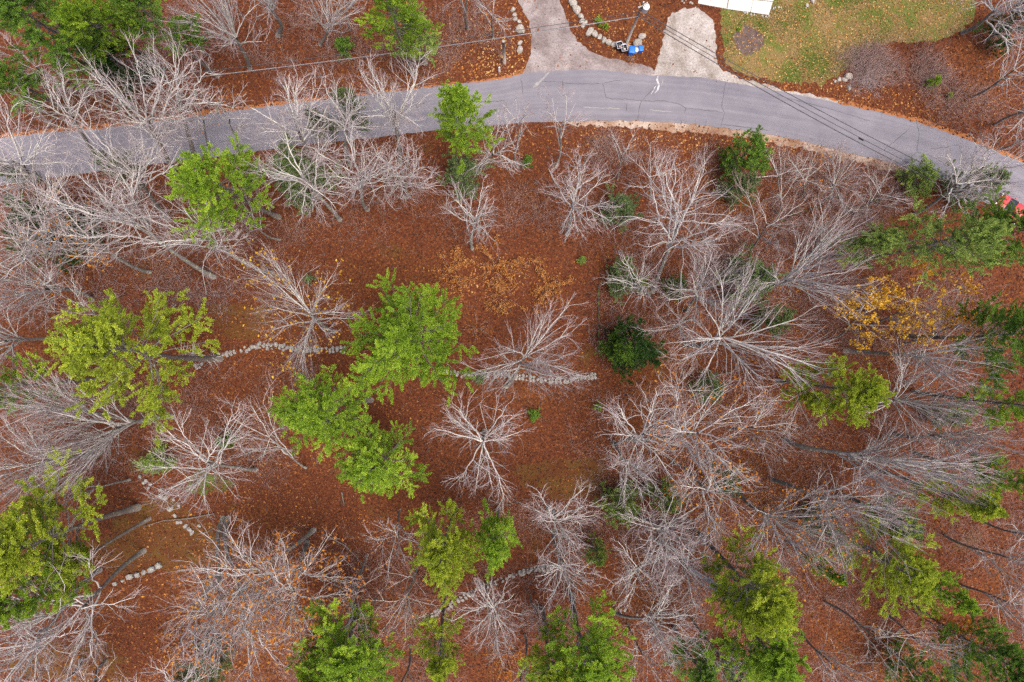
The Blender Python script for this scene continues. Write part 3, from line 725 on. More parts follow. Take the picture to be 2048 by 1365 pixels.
SHRUB = [(960, 758, 17, 1.8, 'dull', 'small round evergreen shrub beside the central stone wall'), (1066, 830, 15, 1.8, 'mid', 'little green shrub below the fan-shaped central tree'),
 (1056, 326, 15, 2, 'mid', 'little evergreen shrub south of the road at centre'), (690, 94, 22, 2.5, 'mid', 'low green shrub under the roadside wires'),
 (1866, 165, 14, 1.8, 'bright', 'bright green seedling on the orange bank by the road bend'), (1196, 44, 10, .9, 'bright', 'small bright green plant inside the boulder ring'),
 (1212, 54, 8, .8, 'bright', 'second small green plant inside the boulder ring'), (620, 560, 12, 1.2, 'dull', 'tiny evergreen seedling under the yellow-dotted tree'),
 (1165, 520, 11, 1.2, 'olive', 'tiny seedling right of the orange leaf carpet'), (1897, 192, 7, .7, 'bright', 'tiniest green seedling near the road bend'), (1478, 60, 6, .5, 'bright', 'pale green garden plant in the dark mulch bed'),
 (1195, 815, 11, 1.5, 'olive', 'small green seedling right of the fan tree base'), (455, 880, 20, 3, 'mid', 'dark green shrub beside the crooked pale tree at left')]
for i, (x, y, r, h, m, lab) in enumerate(SHRUB):
    pine(200 + i, x, y, r, h, m, lab, group='small evergreen shrubs', name='evergreen_shrub', form='shrub', cat='shrub', zf=.4)

# leafless trees: base px, crown px, crown radius px, height, style, leaves, label
O = ('orange_leaf', 420, .14); O2 = ('orange_leaf', 1500, .15); Y = ('yellow_leaf', 460, .14)
BARE = [
 (668, 664, 598, 622, 138, 17, 'f', Y, 'pale bare tree dotted with yellow leaves left of the largest pine', {}),
 (1012, 774, 1062, 700, 122, 17, 'f', None, 'fan-shaped pale bare tree over the stone wall at the centre', {}),
 (968, 862, 968, 895, 112, 17, 'o', None, 'crooked pale bare tree below the central stone wall', {}),
 (945, 498, 948, 428, 66, 15, 'o', None, 'small pale bare tree above the orange leaf carpet', {}),
 (1134, 470, 1148, 395, 92, 15, 'o', None, 'bare tree with few crooked limbs right of the small pale one', {}),
 (1306, 584, 1362, 420, 118, 19, 'o', None, 'big white bare tree with dense crooked crown below the road', {}),
 (1300, 590, 1262, 558, 62, 12, 'o', None, 'low white side tree left of the big white tree trunk', {}),
 (1372, 622, 1410, 575, 88, 16, 'f', None, 'pale bare tree between the dark hemlock and the wide fan tree', {}),
 (1372, 690, 1480, 678, 172, 21, 'f', None, 'widest pale fan tree with sideways trunk at centre right', dict(ry=130)),
 (1505, 600, 1618, 540, 96, 20, 'f', None, 'straight-branched fan tree left of the wide olive pine', {}),
 (1385, 640, 1330, 660, 62, 12, 's', None, 'thin bare tree right of the dark hemlock', {}),
 (1228, 890, 1298, 860, 100, 18, 'o', None, 'bare tree with long limb stretching left at centre right', {}),
 (1265, 880, 1420, 862, 112, 20, 'o', O, 'orange-dotted bare tree with thick sideways trunk at centre right', {}),
 (1228, 885, 1258, 945, 66, 15, 'o', None, 'bare tree left above the olive evergreen pair', {}),
 (1640, 745, 1560, 770, 70, 14, 's', None, 'thin bare tree left of the compact yellow-green pine', {}),
 (1570, 880, 1790, 935, 140, 22, 'f', None, 'long-branched pale tree spreading right toward the small yellow-green pine', dict(ry=80)),
 (1545, 960, 1690, 1020, 120, 21, 'f', None, 'long-branched pale tree just below its spreading neighbour at lower right', dict(ry=85)),
 (1475, 985, 1580, 1065, 95, 20, 'f', ('orange_leaf', 900, .11), 'bare tree with rusty orange leaves between lower-right branches', {}),
 (1345, 925, 1430, 985, 84, 18, 'o', O, 'bare tree with orange specks above the merged pines', {}),
 (1275, 1030, 1330, 1060, 92, 18, 'o', None, 'pale crooked tree below the olive evergreen pair', {}),
 (1300, 1110, 1275, 1140, 72, 15, 'o', None, 'pale tree with hooked limb at lower centre right', {}),
 (1310, 1080, 1395, 1140, 80, 18, 'o', None, 'grey tree leaning toward the merged pines from the left', {}),
 (1225, 1222, 1330, 1240, 84, 16, 'o', None, 'dark low-trunked bare tree near bottom centre right', {}),
 (1095, 1016, 1120, 1045, 84, 16, 'o', None, 'grey bare tree at lower centre with hooked trunk base', {}),
 (1105, 1062, 1130, 1150, 66, 17, 'o', None, 'bare tree drooping below the hooked grey tree', {}),
 (975, 1165, 985, 1225, 84, 15, 'o', None, 'pale bare tree below the slim green pine', {}),
 (1060, 1190, 1078, 1240, 46, 13, 's', None, 'small pale tree above the broad bottom-edge pine', {}),
 (615, 1085, 585, 1200, 122, 20, 'o', O2, 'bare tree with many orange leaves at lower left', {}),
 (628, 1060, 490, 1165, 118, 21, 'o', O, 'grey tree leaning left with few orange leaves at lower left', {}),
 (446, 1036, 440, 1230, 96, 21, 'o', O, 'left one of two straight grey trunks beside the orange tree', {}),
 (456, 1036, 500, 1270, 96, 21, 'o', O, 'right one of two straight grey trunks beside the orange tree', {}),
 (288, 1102, 140, 1235, 132, 21, 'o', None, 'grey forked tree leaning to the lower left past the short stone row', {}),
 (200, 1140, 60, 1300, 110, 21, 'o', None, 'grey tree filling the lower left corner', {}),
 (165, 1318, 90, 1400, 90, 16, 'o', None, 'stout trunk base at the bottom edge, lower left', {}),
 (212, 1322, 180, 1400, 84, 15, 'o', O, 'thinner trunk at the bottom edge beside the stout one', {}),
 (400, 1320, 330, 1400, 90, 18, 'o', None, 'bare tree at bottom edge right of the stout trunks', {}),
 (800, 1020, 795, 1090, 66, 14, 's', ('orange_leaf', 60, .1), 'fine-twigged tree left of the lower yellow-green pine', {}),
 (838, 1105, 815, 1215, 74, 16, 's', ('orange_leaf', 260, .1), 'reddish fine-twigged tree left of the lower pine trunk', dict(red=True)),
 (735, 1110, 700, 1215, 46, 18, 's', None, 'straight lichen-grey trunk with short twigs above the wide bottom-edge pine', {}),
 (752, 1200, 735, 1275, 40, 16, 's', None, 'second lichen-grey trunk right of the straight one', {}),
 (612, 936, 530, 862, 70, 16, 's', None, 'fine bare tree left of the softer yellow-green pine', {}),
 (512, 940, 398, 920, 116, 18, 'o', None, 'crooked pale tree with grey trunk pointing right at left centre', {}),
 (545, 545, 388, 470, 96, 19, 'o', None, 'bare tree with long grey trunk above the yellow-dotted tree', {}),
 (428, 555, 220, 415, 116, 22, 'o', None, 'long grey trunk leaning up left through white branches', {}),
 (300, 545, 160, 470, 84, 17, 'o', O, 'orange-specked bare tree at left above the loose pine', {}),
 (560, 480, 480, 435, 62, 14, 's', None, 'thin tree right below the rounded pine', {}),
 (338, 440, 262, 330, 96, 20, 'o', None, 'bare tree left of the rounded pine with upright limbs', {}),
 (372, 375, 285, 215, 116, 22, 'o', None, 'large pale tree arching over the road left of the rounded pine', {}),
 (395, 330, 362, 175, 84, 21, 'o', None, 'pale tree crossing the road above the rounded pine', {}),
 (420, 300, 408, 232, 50, 13, 's', ('orange_leaf', 60, .1), 'small crown over the road with a few red leaves', {}),
 (472, 305, 468, 225, 46, 14, 's', None, 'small pale crown over the road right of the red-leaved one', {}),
 (208, 340, 135, 205, 78, 18, 'o', None, 'two-stemmed pale tree over the left of the road', {}),
 (135, 455, 35, 310, 100, 20, 'o', None, 'pale tree on the left edge over the road', {}),
 (160, 470, 70, 410, 96, 16, 'o', None, 'white crooked limbs over the dark hemlock at left', {}),
 (200, 500, 50, 490, 96, 18, 'o', None, 'white crooked tree below the dark hemlock at left', {}),
 (178, 203, 60, 128, 52, 16, 's', None, 'slim grey trunk leaning left above the road', {}),
 (185, 600, 40, 560, 90, 18, 'f', None, 'thin grey tree on the left edge above the loose pine', {}),
 (230, 640, 130, 600, 62, 13, 's', ('orange_leaf', 80, .1), 'fine pale tree behind the loose pine upper left', {}),
 (138, 680, -60, 680, 90, 19, 'f', None, 'grey trunk running off the left edge behind the loose pine', {}),
 (345, 834, 165, 865, 110, 20, 'f', None, 'grey trunk below the loose pine pointing left', {}),
 (300, 845, 105, 820, 84, 19, 'f', None, 'second grey trunk below the loose pine running left', {}),
 (190, 905, 40, 935, 90, 17, 'f', None, 'thin tree at left edge between two pines', {}),
 (260, 960, 110, 1000, 66, 16, 's', None, 'lichen-pale leaning trunk above the big left-edge pine', {}),
 (680, 440, 600, 345, 100, 19, 'o', None, 'big white tree with bent trunk south of the road at left centre', {}),
 (640, 360, 590, 240, 92, 20, 'o', None, 'white crown spread over the road left of centre', {}),
 (735, 420, 715, 345, 88, 18, 'o', None, 'white crooked tree right of the bent-trunk tree', {}),
 (700, 330, 690, 225, 66, 19, 'o', None, 'narrow white crown over the road in the middle of three', {}),
 (800, 330, 792, 200, 86, 20, 'o', None, 'dense white crown over the road nearest the roadside pine', {}),
 (812, 395, 805, 345, 82, 16, 'o', None, 'white crown below the road left of the roadside pine', {}),
 (950, 350, 1000, 300, 66, 15, 'o', None, 'white bare tree right of the roadside pine', {}),
 (1036, 335, 1032, 238, 42, 14, 's', None, 'dark thin sapling over the road at the centre', dict(red=True)),
 (1112, 335, 1130, 230, 50, 15, 's', None, 'thin upright sapling over the road right of centre', dict(red=True)),
 (1235, 360, 1245, 300, 42, 9, 's', None, 'reddish thin sapling at the shoulder', dict(red=True)),
 (1300, 400, 1300, 345, 58, 9, 's', None, 'fine grey bush-like tree above the big white crown', {}),
 (1555, 430, 1560, 340, 62, 10, 's', None, 'grey thin tree beside the roadside evergreen', dict(red=True)),
 (1660, 392, 1675, 362, 74, 6, 'f', None, 'pale bushy fan shrub-tree close to the road bend', {}),
 (1600, 400, 1612, 350, 52, 9, 's', ('orange_leaf', 160, .1), 'thin tree with orange leaves left of the pale bushy fan', dict(red=True)),
 (1710, 430, 1762, 385, 62, 11, 's', None, 'dark-stemmed thin tree between the bushy fan and olive pine', {}),
 (1500, 500, 1540, 440, 80, 14, 's', None, 'thin tree right of the big white crown', dict(red=True)),
 (1600, 520, 1660, 455, 70, 13, 's', None, 'thin reddish tree left above the olive evergreen', dict(red=True)),
 (1830, 428, 1925, 362, 80, 15, 'o', None, 'lichen-white crooked tree near the red car', {}),
 (1895, 400, 1985, 320, 74, 16, 's', None, 'pale thin crown over the road at the right edge', {}),
 (1925, 66, 2000, 20, 92, 17, 'o', None, 'white crooked tree in the upper right corner', {}),
 (1945, 195, 2040, 135, 62, 16, 's', None, 'dark leaning trunk on the orange bank at right, upper one', {}),
 (1990, 250, 2075, 210, 72, 17, 's', None, 'pale leaning trunk at right edge above the road', {}),
 (2000, 300, 2070, 270, 64, 13, 's', None, 'thin tree at the right edge beside the road', {}),
 (500, 136, 450, 40, 78, 19, 'f', None, 'white crown at top edge right of the corner pines', {}),
 (556, 72, 535, -30, 60, 20, 'f', None, 'white straight trunk reaching the top edge', {}),
 (640, 90, 660, 30, 66, 13, 'f', None, 'pale bare tree left of the top-edge bright pine', {}),
 (420, 110, 390, 85, 60, 11, 's', None, 'brushy bare tree below the top-edge white crown', {}),
 (936, 58, 930, -30, 50, 18, 's', None, 'dark straight trunk at top edge left of the driveway', {}),
 (986, 76, 982, 25, 46, 14, 's', None, 'fine-twigged tree beside the driveway entrance', {}),
 (700, 60, 690, 10, 50, 12, 's', None, 'thin dark-stemmed tree at top edge under the white crown', dict(red=True)),
 (1655, 682, 1735, 625, 66, 14, 's', ('yellow_leaf', 1900, .13), 'golden-leaved tree left of the golden pair at right', dict(red=True)),
 (1740, 650, 1842, 600, 70, 15, 's', ('yellow_leaf', 1700, .13), 'golden-leaved tree in the middle below the wide olive pine', dict(red=True)),
 (1800, 690, 1930, 645, 62, 16, 's', ('orange_leaf', 1100, .12), 'orange-leaved tree beside the right edge pine', dict(red=True)),
 (1690, 702, 1900, 715, 92, 20, 'f', None, 'dark horizontal trunk under the golden trees at right', dict(ry=50)),
 (1735, 815, 1830, 800, 110, 18, 'f', None, 'pale fan tree right of the compact yellow-green pine', dict(ry=85)),
 (1790, 870, 1930, 880, 92, 18, 'f', None, 'dark trunk with pale branches left of the right-edge pines', dict(ry=70)),
 (1890, 1072, 2030, 1125, 70, 18, 's', None, 'dark trunk lying toward the right edge, upper one', {}),
 (1925, 1172, 2040, 1210, 70, 17, 's', ('orange_leaf', 60, .1), 'dark trunk lying toward the right edge, lower one', {}),
 (1960, 1040, 2070, 1080, 62, 16, 's', None, 'thin trunk under the small right-edge pines', {}),
 (1650, 1205, 1770, 1280, 60, 17, 's', None, 'thin grey pair of stems below the open pine', dict(red=True)),
 (1760, 1220, 1860, 1300, 60, 17, 's', None, 'mossy grey trunk right of the thin grey stems', {}),
 (1605, 1270, 1680, 1350, 70, 16, 's', ('orange_leaf', 220, .1), 'thin orange-specked tree right of the merged pines at bottom', dict(red=True)),
 (1830, 1225, 1888, 1262, 50, 11, 's', ('orange_leaf', 1700, .13), 'small tree full of glowing orange leaves at lower right', dict(red=True)),
 (1385, 1240, 1455, 1335, 62, 17, 's', None, 'dark grey trunk left of the merged pines at bottom', {}),
 (1050, 1270, 1045, 1380, 50, 18, 's', None, 'straight grey trunk touching the bottom edge at centre', {}),
 (820, 1290, 805, 1400, 50, 18, 's', None, 'twin-looking grey trunk at the bottom edge left of centre', {}),
 (1255, 1250, 1290, 1320, 56, 14, 's', ('orange_leaf', 60, .1), 'dark stems above the bottom-edge evergreens', {}),
 (1460, 860, 1520, 850, 70, 14, 's', None, 'fine pale tree left of the long-branched trees', {}),
 (1340, 760, 1360, 780, 64, 12, 's', None, 'fine reddish tree below the wide fan tree', dict(red=True)),
]
for i, (bx, by, cx, cy_, r, h, st, lf, lab, kw) in enumerate(BARE):
    bare_tree(i, bx, by, cx, cy_, r, h, st, lf, lab, **kw)

# ------------------------------------------------------------------ low beech shrubs holding orange leaves
def leafy_shrub(seed, px, py, rpx, h, cnt, mat, size, label, group='leafy beech shrubs'):
    rng = np.random.default_rng(8000 + seed); root = tag(empty('beech_shrub', at(px, py)), label, 'shrub', group)
    R = rpx / PXM; n = 22; a = rng.uniform(0, 6.28, n); rr = R * np.sqrt(rng.uniform(0, 1, n))
    e = np.stack([np.cos(a) * rr, np.sin(a) * rr, h * rng.uniform(.5, 1, n)], 1)
    P = grow(rng, e * np.array([.25, .25, 0]), e * np.array([.75, .75, 1]), np.linalg.norm(e, axis=1) * .9, 5, .1)
    V, F = tubes(P, np.tile(np.linspace(.02, .008, 6), (n, 1)), 3)
    put('stems', mkmesh('stems', V, F, M['twig_red']), root)
    k = rng.integers(0, n, 160); p, T = sample(P[k], rng.uniform(.2, 1, 160)); tip = p + nrm(T + rng.normal(0, .8, T.shape)) * rng.uniform(.2, .7, (160, 1))
    V, F = spikes(p, tip, .01); put('twigs', mkmesh('twigs', V, F, M['twig_red']), root)
    leaves_on(rng, np.concatenate([tip, p[:60]]), size, cnt, 'leaves', M[mat], root)
for i, a in enumerate([(905, 545, 52, 1.5, 2300, 'tan_leaf', .085, 'low orange-leaved shrub at the left of the orange carpet'),
                       (1000, 535, 56, 1.6, 2600, 'tan_leaf', .085, 'low orange-leaved shrub in the middle of the orange carpet'),
                       (1090, 570, 52, 1.5, 2600, 'tan_leaf', .085, 'low orange-leaved shrub at the right of the orange carpet'),
                       (1010, 592, 46, 1.3, 1800, 'tan_leaf', .085, 'low orange-leaved shrub at the lower side of the orange carpet'),
                       (1760, 1300, 60, 2.0, 900, 'orange_leaf', .10, 'rusty leaved shrub below the mossy trunk at lower right'),
                       (955, 655, 30, 1.0, 250, 'orange_leaf', .08, 'sparse orange shrub between the big pine and the fan tree'),
                       (1010, 1310, 46, 1.6, 700, 'orange_leaf', .09, 'rusty leaved shrub left of the broad bottom pine'),
                       (1520, 1010, 46, 2.0, 600, 'orange_leaf', .09, 'rusty shrub under the long-branched trees'),
                       (350, 1290, 60, 1.8, 500, 'orange_leaf', .09, 'sparse orange shrub at lower left near the bottom')]):
    leafy_shrub(i, *a)

# ------------------------------------------------------------------ leafless brush (uncountable thin stems)
def brush(name, zones, mat, label, seed, hmin=.7, hmax=2.0):
    rng = np.random.default_rng(seed); mb = MB()
    for (x0, y0, x1, y1, n) in zones:
        n = int(n * 1.5); bx = rng.uniform(x0, x1, n) + rng.normal(0, 14, n); by = rng.uniform(y0, y1, n) + rng.normal(0, 14, n)
        kk = field(bx / PXM, by / PXM, seed + 5, .55) + .25 * field(bx / PXM, by / PXM, seed + 6, 1.6) > .52 + rng.normal(0, .12, n); bx, by = bx[kk], by[kk]; n = len(bx)
        b = np.stack([(bx - 1024) / PXM, (682.5 - by) / PXM, np.zeros(n)], 1)
        ok = ~inside(pRD, b[:, 0], b[:, 1]) & ~inside(pD1, b[:, 0], b[:, 1]) & ~inside(pD2, b[:, 0], b[:, 1]); b = b[ok]; n = len(b)
        m = 7
        s = np.repeat(b, m, 0) + rng.normal(0, .18, (n * m, 3)) * np.array([1, 1, 0])
        d = nrm(rng.normal(0, .85, (n * m, 3)) * np.array([1, 1, 0]) + np.array([0, 0, .75]))
        L = rng.uniform(hmin, hmax, n * m)
        P = grow(rng, s, d, L, 2, .18)
        e = P[:, -1]
        mb.add(*spikes(P[:, 0], P[:, 1], .013)); mb.add(*spikes(P[:, 0] * .08 + P[:, 1] * .92, e, .011))
        k = np.repeat(np.arange(n * m), 2); t4 = rng.uniform(.3, .95, len(k)); p, T = sample(P[k], t4)
        mb.add(*spikes(p, p + nrm(T + rng.normal(0, .55, T.shape)) * (L[k] * rng.uniform(.2, .45, len(k)))[:, None], .009))
    TRIS[0] += sum(len(f) for f in mb.f)
    tag(put(name, mb.mesh(name, M[mat])), label, 'brush', kind='stuff')
brush('roadside_brush', [(260, 20, 900, 150, 480), (880, 0, 1010, 120, 120), (1690, 120, 1760, 160, 150), (1735, 92, 1780, 120, 110), (1790, 95, 1900, 170, 200), (1900, 90, 1980, 150, 60), (1850, 150, 2048, 240, 170), (1180, 270, 1420, 330, 200), (1540, 300, 1800, 460, 420)], 'twig_red',
      'reddish brown leafless brush along the roadside', 71)
brush('understorey_brush', [(0, 380, 620, 640, 330), (0, 740, 640, 960, 330), (1200, 420, 1700, 700, 400), (1150, 780, 2048, 1080, 480), (850, 1000, 1700, 1365, 470), (1650, 1050, 2048, 1365, 200), (420, 1080, 860, 1365, 260), (560, 380, 1200, 470, 130), (1680, 560, 1960, 700, 170)], 'twig_red',
      'thin leafless saplings and brush between the tree trunks', 72, 1.2, 3.6)
brush('pale_brush', [(1690, 120, 1770, 165, 120), (1470, 330, 1800, 520, 180), (200, 560, 460, 640, 90), (1300, 1050, 1700, 1250, 160), (950, 620, 1240, 800, 60)], 'twig',
      'pale grey leafless brush between the trees', 73, .8, 2.4)

rng = np.random.default_rng(91); n = 3500
x = rng.uniform(-60, 60, n); y = rng.uniform(-40, 38, n); ok = ~inside(pRD, x, y) & ~inside(pD1, x, y) & ~inside(pD2, x, y) & ~inside(pLA, x, y); x, y = x[ok], y[ok]; n = len(x)
a = rng.uniform(0, 6.28, n); L = rng.uniform(.25, 1.3, n) ** 1.4
p = np.stack([x, y, rng.uniform(.05, .12, n)], 1); e = p + np.stack([np.cos(a) * L, np.sin(a) * L, rng.uniform(-.03, .12, n)], 1)
V, F = spikes(p, e, rng.uniform(.012, .03, n))
tag(put('fallen_twigs', mkmesh('fallen_twigs', V, F, M['deadwood'])), 'broken grey twigs strewn over the leaf litter', 'twigs', kind='stuff')

# ------------------------------------------------------------------ stones
def rock_mesh(seed, mat, sub=2):
    import bmesh
    rng = np.random.default_rng(300 + seed); bm = bmesh.new(); bmesh.ops.create_icosphere(bm, subdivisions=sub, radius=1)
    pl = nrm(rng.normal(0, 1, (9, 3))); of = rng.uniform(.55, .9, 9)
    for v in bm.verts:
        c = np.array(v.co)
        for p_, o_ in zip(pl, of):
            dd_ = c @ p_ - o_
            if dd_ > 0: c = c - p_ * dd_ * .92
        v.co = Vector(c * (1 + rng.normal(0, .025)))
    me = bpy.data.meshes.new('stone'); bm.to_mesh(me); bm.free(); me.materials.append(mat); return me
STN = [rock_mesh(i, M['stone'], 1) for i in range(8)]; BLD = [rock_mesh(20 + i, M['boulder'], 2) for i in range(8)]; STN2 = [rock_mesh(50 + i, M['stone'], 2) for i in range(6)]

def stone_wall(px, label, step, size, rows=2, seed=0, gap=0.0, wide=.34):
    rng = np.random.default_rng(400 + seed); P = poly_px(px, 0, step, seed, closed=False)
    b = np.array([*P[0], 0.0]); root = tag(empty('stone_wall', b), label, 'stone wall', 'old dry stone walls')
    d = np.gradient(P, axis=0); d /= np.linalg.norm(d, axis=1, keepdims=True); nn = np.stack([-d[:, 1], d[:, 0]], 1)
    for i in range(len(P)):
        for r in range(rows):
            if rng.uniform() < gap: continue
            off = (r - (rows - 1) / 2) * wide + rng.normal(0, .06)
            s = size * rng.uniform(.65, 1.25)
            sz = np.array([s * rng.uniform(.75, 1.1), s * rng.uniform(.8, 1.3), s * rng.uniform(.5, .85)])
            p = P[i] + nn[i] * off + rng.normal(0, .04, 2)
            top = sz[2] * .7
            o = put('stone', STN[rng.integers(8)], root, (p[0] - b[0], p[1] - b[1], top), (rng.normal(0, .2), rng.normal(0, .2), math.atan2(d[i, 1], d[i, 0]) + rng.normal(0, .4)), sz)
            if rows > 1 and rng.uniform() < .55:
                put('stone', STN[rng.integers(8)], root, (p[0] - b[0] + rng.normal(0, .05), p[1] - b[1] - np.sign(off) * .1, top + sz[2] * .95), (rng.normal(0, .3), rng.normal(0, .3), rng.uniform(0, 6.28)), sz * .78)
stone_wall([(392, 735), (440, 712), (520, 690), (600, 700), (690, 700)], 'tumbled stone wall left of the largest pine', 7.5, .27, 2, 1, .12)
stone_wall([(880, 740), (915, 747), (960, 750), (1010, 752), (1060, 757), (1120, 762), (1190, 752)], 'straight stone wall under the fan-shaped tree at the centre', 7.0, .26, 2, 2, .06)
stone_wall([(280, 955), (300, 972), (320, 985)], 'upper short piece of the curved stone row at lower left', 9, .26, 2, 3, .25)
stone_wall([(230, 1168), (262, 1155), (290, 1145), (318, 1131)], 'short row of big flat stones at lower left', 13, .42, 1, 4, 0)
stone_wall([(850, 1238), (880, 1222), (930, 1192), (990, 1165), (1040, 1145), (1110, 1132)], 'stone wall running up right near bottom centre', 7.5, .27, 2, 5, .1)
stone_wall([(1225, 1222), (1290, 1226), (1370, 1232)], 'low dark stone wall near bottom centre right', 8, .22, 2, 7, .35)
LONE = [(330, 996, .42, 'round lichen stone at the top of the curved stone row'), (322, 993, .38, 'round stone touching the top lichen stone'), (342, 1017, .46, 'largest round stone of the curved row'),
        (351, 1031, .30, 'flat stone below the largest round one'), (356, 1045, .30, 'small pale stone in the curved row'), (362, 1044, .26, 'smallest stone in the curved row, middle'),
        (372, 1052, .34, 'grey stone right of the smallest one in the curved row'), (380, 1058, .38, 'pale stone second from the lower end of the curved row'), (384, 1066, .38, 'stone at the lower end of the curved row'), (399, 1052, .26, 'lone stone right of the curved row'),
        (358, 1011, .24, 'small stone right of the largest round one'), (348, 1000, .2, 'tiny stone between the curved row stones')]
for i, (x, y, s, lab) in enumerate(LONE):
    tag(put('field_stone', STN2[i % 6], None, at(x, y) + np.array([0, 0, s * .4]), (0, 0, i * 1.7), (s, s * .85, s * .62)), lab, 'stone', 'stones of the curved row at lower left')
BOUL = [(1141, 3, .42, 'topmost pale boulder right of the driveway'), (1147, 10, .55, 'long grey boulder second from the top of the driveway row'), (1153.5, 22, .58, 'white boulder on the upper driveway row'),
        (1161, 34, .45, 'rounded boulder below the white one by the driveway'), (1163.5, 43, .44, 'boulder fifth down the driveway row'), (1170, 46, .34, 'small boulder set right of the driveway row'),
        (1166, 52, .34, 'low boulder under the wires by the driveway'), (1178.5, 65, .58, 'big grey-beige boulder just below the wires'), (1189, 69, .48, 'dark grey boulder after the big beige one'),
        (1198, 76, .40, 'low brown boulder in the curved row'), (1207.5, 82, .46, 'beige oblong boulder in the curved row'), (1218, 86, .46, 'pale beige boulder in the curved row'),
        (1227.5, 90, .40, 'grey boulder left of the black bins'), (1238, 91, .42, 'boulder behind the left black bin'), (1246, 93, .36, 'boulder behind the right black bin'), (1256, 98, .42, 'boulder between black and blue bins'),
        (1283.5, 74, .52, 'large pale boulder nearest the white gravel drive'), (1275.5, 90, .74, 'largest flat boulder behind the blue bins'),
        (1041, 61, .68, 'big boulder left of the driveway'), (1031, 39, .36, 'small boulder left of the driveway above the big one'), (1029, 31, .3, 'pale small stone left of the driveway'), (1026, 21, .36, 'top stone left of the driveway'),
        (1038, 44, .26, 'tiny stone above the big left boulder'), (1040, 88, .36, 'stone left of the driveway near its mouth'), (1039, 101, .42, 'lowest stone left of the driveway'),
        (1696, 156, .52, 'boulder at the lawn edge beside the bare thicket'), (1688, 160, .38, 'dark stone touching the lawn edge boulder'), (1677, 161, .36, 'grey stone left of the lawn edge boulder'), (1697, 177, .3, 'small stone below the lawn edge boulder'),
        (1625, 3, .34, 'pale stone at the top edge of the lawn'), (1613, 12, .28, 'small white stone at the top of the lawn'), (1670, 164, .2, 'white pebble at the lawn edge')]
rb = np.random.default_rng(77)
for i, (x, y, s, lab) in enumerate(BOUL):
    tag(put('boulder', BLD[i % 8], None, at(x, y) + np.array([0, 0, s * .42]), (rb.normal(0, .15), rb.normal(0, .15), rb.uniform(0, 6.28)), (s * rb.uniform(.9, 1.15), s * rb.uniform(.72, .95), s * rb.uniform(.6, .8))), lab, 'boulder', 'boulders around the driveways and lawn')
edge = [(1489, 26.5), (1494, 27.5), (1501, 30), (1508, 31), (1524, 33), (1531, 34), (1537, 33), (1546, 18), (1550, 16), (1556, 15.5), (1562, 16)]
for i, (x, y) in enumerate(edge):
    s = rb.uniform(.13, .2)
    tag(put('edging_stone', BLD[i % 8], None, at(x, y) + np.array([0, 0, s * .5]), (0, 0, i * 2.1), (s, s * .85, s * .8)), 'small white edging stone beside the concrete walk', 'stone', 'white edging stones of the walk')
edge2 = [(1364, 3), (1371, 1), (1380, 6), (1368, 7), (1384, 8)]
for i, (x, y) in enumerate(edge2):
    s = rb.uniform(.12, .18)
    tag(put('garden_stone', BLD[i % 8], None, at(x, y) + np.array([0, 0, s * .5]), (0, 0, i * 2.1), (s, s * .85, s * .8)), 'small white stone left of the concrete walk', 'stone', 'white stones left of the walk')

# ------------------------------------------------------------------ fallen wood
def log(pts, r, label, mat='deadwood', stubs=3, seed=0, taper=.5):
    rng = np.random.default_rng(600 + seed); P = [at(x, y) + np.array([0, 0, z]) for x, y, z in pts]; b = np.array([P[0][0], P[0][1], 0.0])
    root = tag(empty('fallen_log', b), label, 'log', 'fallen wood on the forest floor')
    P = np.array(P) - b; P[:, 2] += r
    mb = MB(); n = len(P); mb.tube(P, r * np.linspace(1, taper, n), 8); put('stem', mb.mesh('stem', M[mat], True), root)
    for k in range(stubs):
        p, T = sample(P[None], rng.uniform(.2, .95, 1)); d = side(rng, T, np.array([.9])); d[:, 2] = abs(d[:, 2])
        m2 = MB(); m2.tube(np.stack([p[0], p[0] + d[0] * r * 4, p[0] + d[0] * r * 7 + rng.normal(0, .05, 3)]), [r * .3, r * .22, r * .08], 5); put('branch_stub', m2.mesh('branch_stub', M[mat], True), root)
log([(1196, 570, 0), (1197, 610, .02), (1195, 650, .0), (1199, 690, .02)], .13, 'dark mossy log beside the orange leaf carpet', 'moss_wood', 2, 1)
log([(645, 1066, .05), (690, 1090, .1), (715, 1115, .05), (728, 1138, .0)], .09, 'thin curved fallen branch left of the lichen-grey trunk', stubs=3, seed=2)
log([(430, 1027, .02), (380, 1036, .25), (330, 1040, .3), (290, 1052, .2)], .09, 'long thin fallen log over the curved stone row', stubs=3, seed=3, taper=.4)
log([(395, 1068, .05), (415, 1064, .1), (436, 1052, .15)], .07, 'short reddish broken branch at the end of the curved row', stubs=4, seed=4)
log([(1425, 752, .05), (1450, 747, .1), (1475, 742, .12)], .09, 'short grey log under the wide fan tree', stubs=1, seed=5)
log([(1365, 1047, .05), (1390, 1042, .1)], .06, 'pale short stick among lower central branches', stubs=1, seed=6)
log([(684, 985, .0), (690, 1010, .3)], .1, 'short pale broken snag below the low pale pine', 'deadwood', 1, 7)
log([(980, 1000, .05), (1010, 1010, .08), (1046, 1003, .05)], .06, 'thin stick below the crooked central tree', stubs=2, seed=8)
log([(1640, 412, 0), (1600, 425, .05), (1560, 445, .08)], .11, 'dark fallen trunk below the pale bushy fan', 'moss_wood', 2, 9)
log([(1760, 400, .0), (1700, 425, .1), (1640, 455, .08)], .12, 'black fallen trunk left of the olive pine', 'moss_wood', 2, 10)
log([(1370, 1050, .05), (1430, 1075, .1)], .08, 'grey fallen stick below the orange-specked tree', stubs=2, seed=11)
log([(968, 758, .05), (1000, 762, .08)], .07, 'short stick by the central stone wall', stubs=0, seed=12)

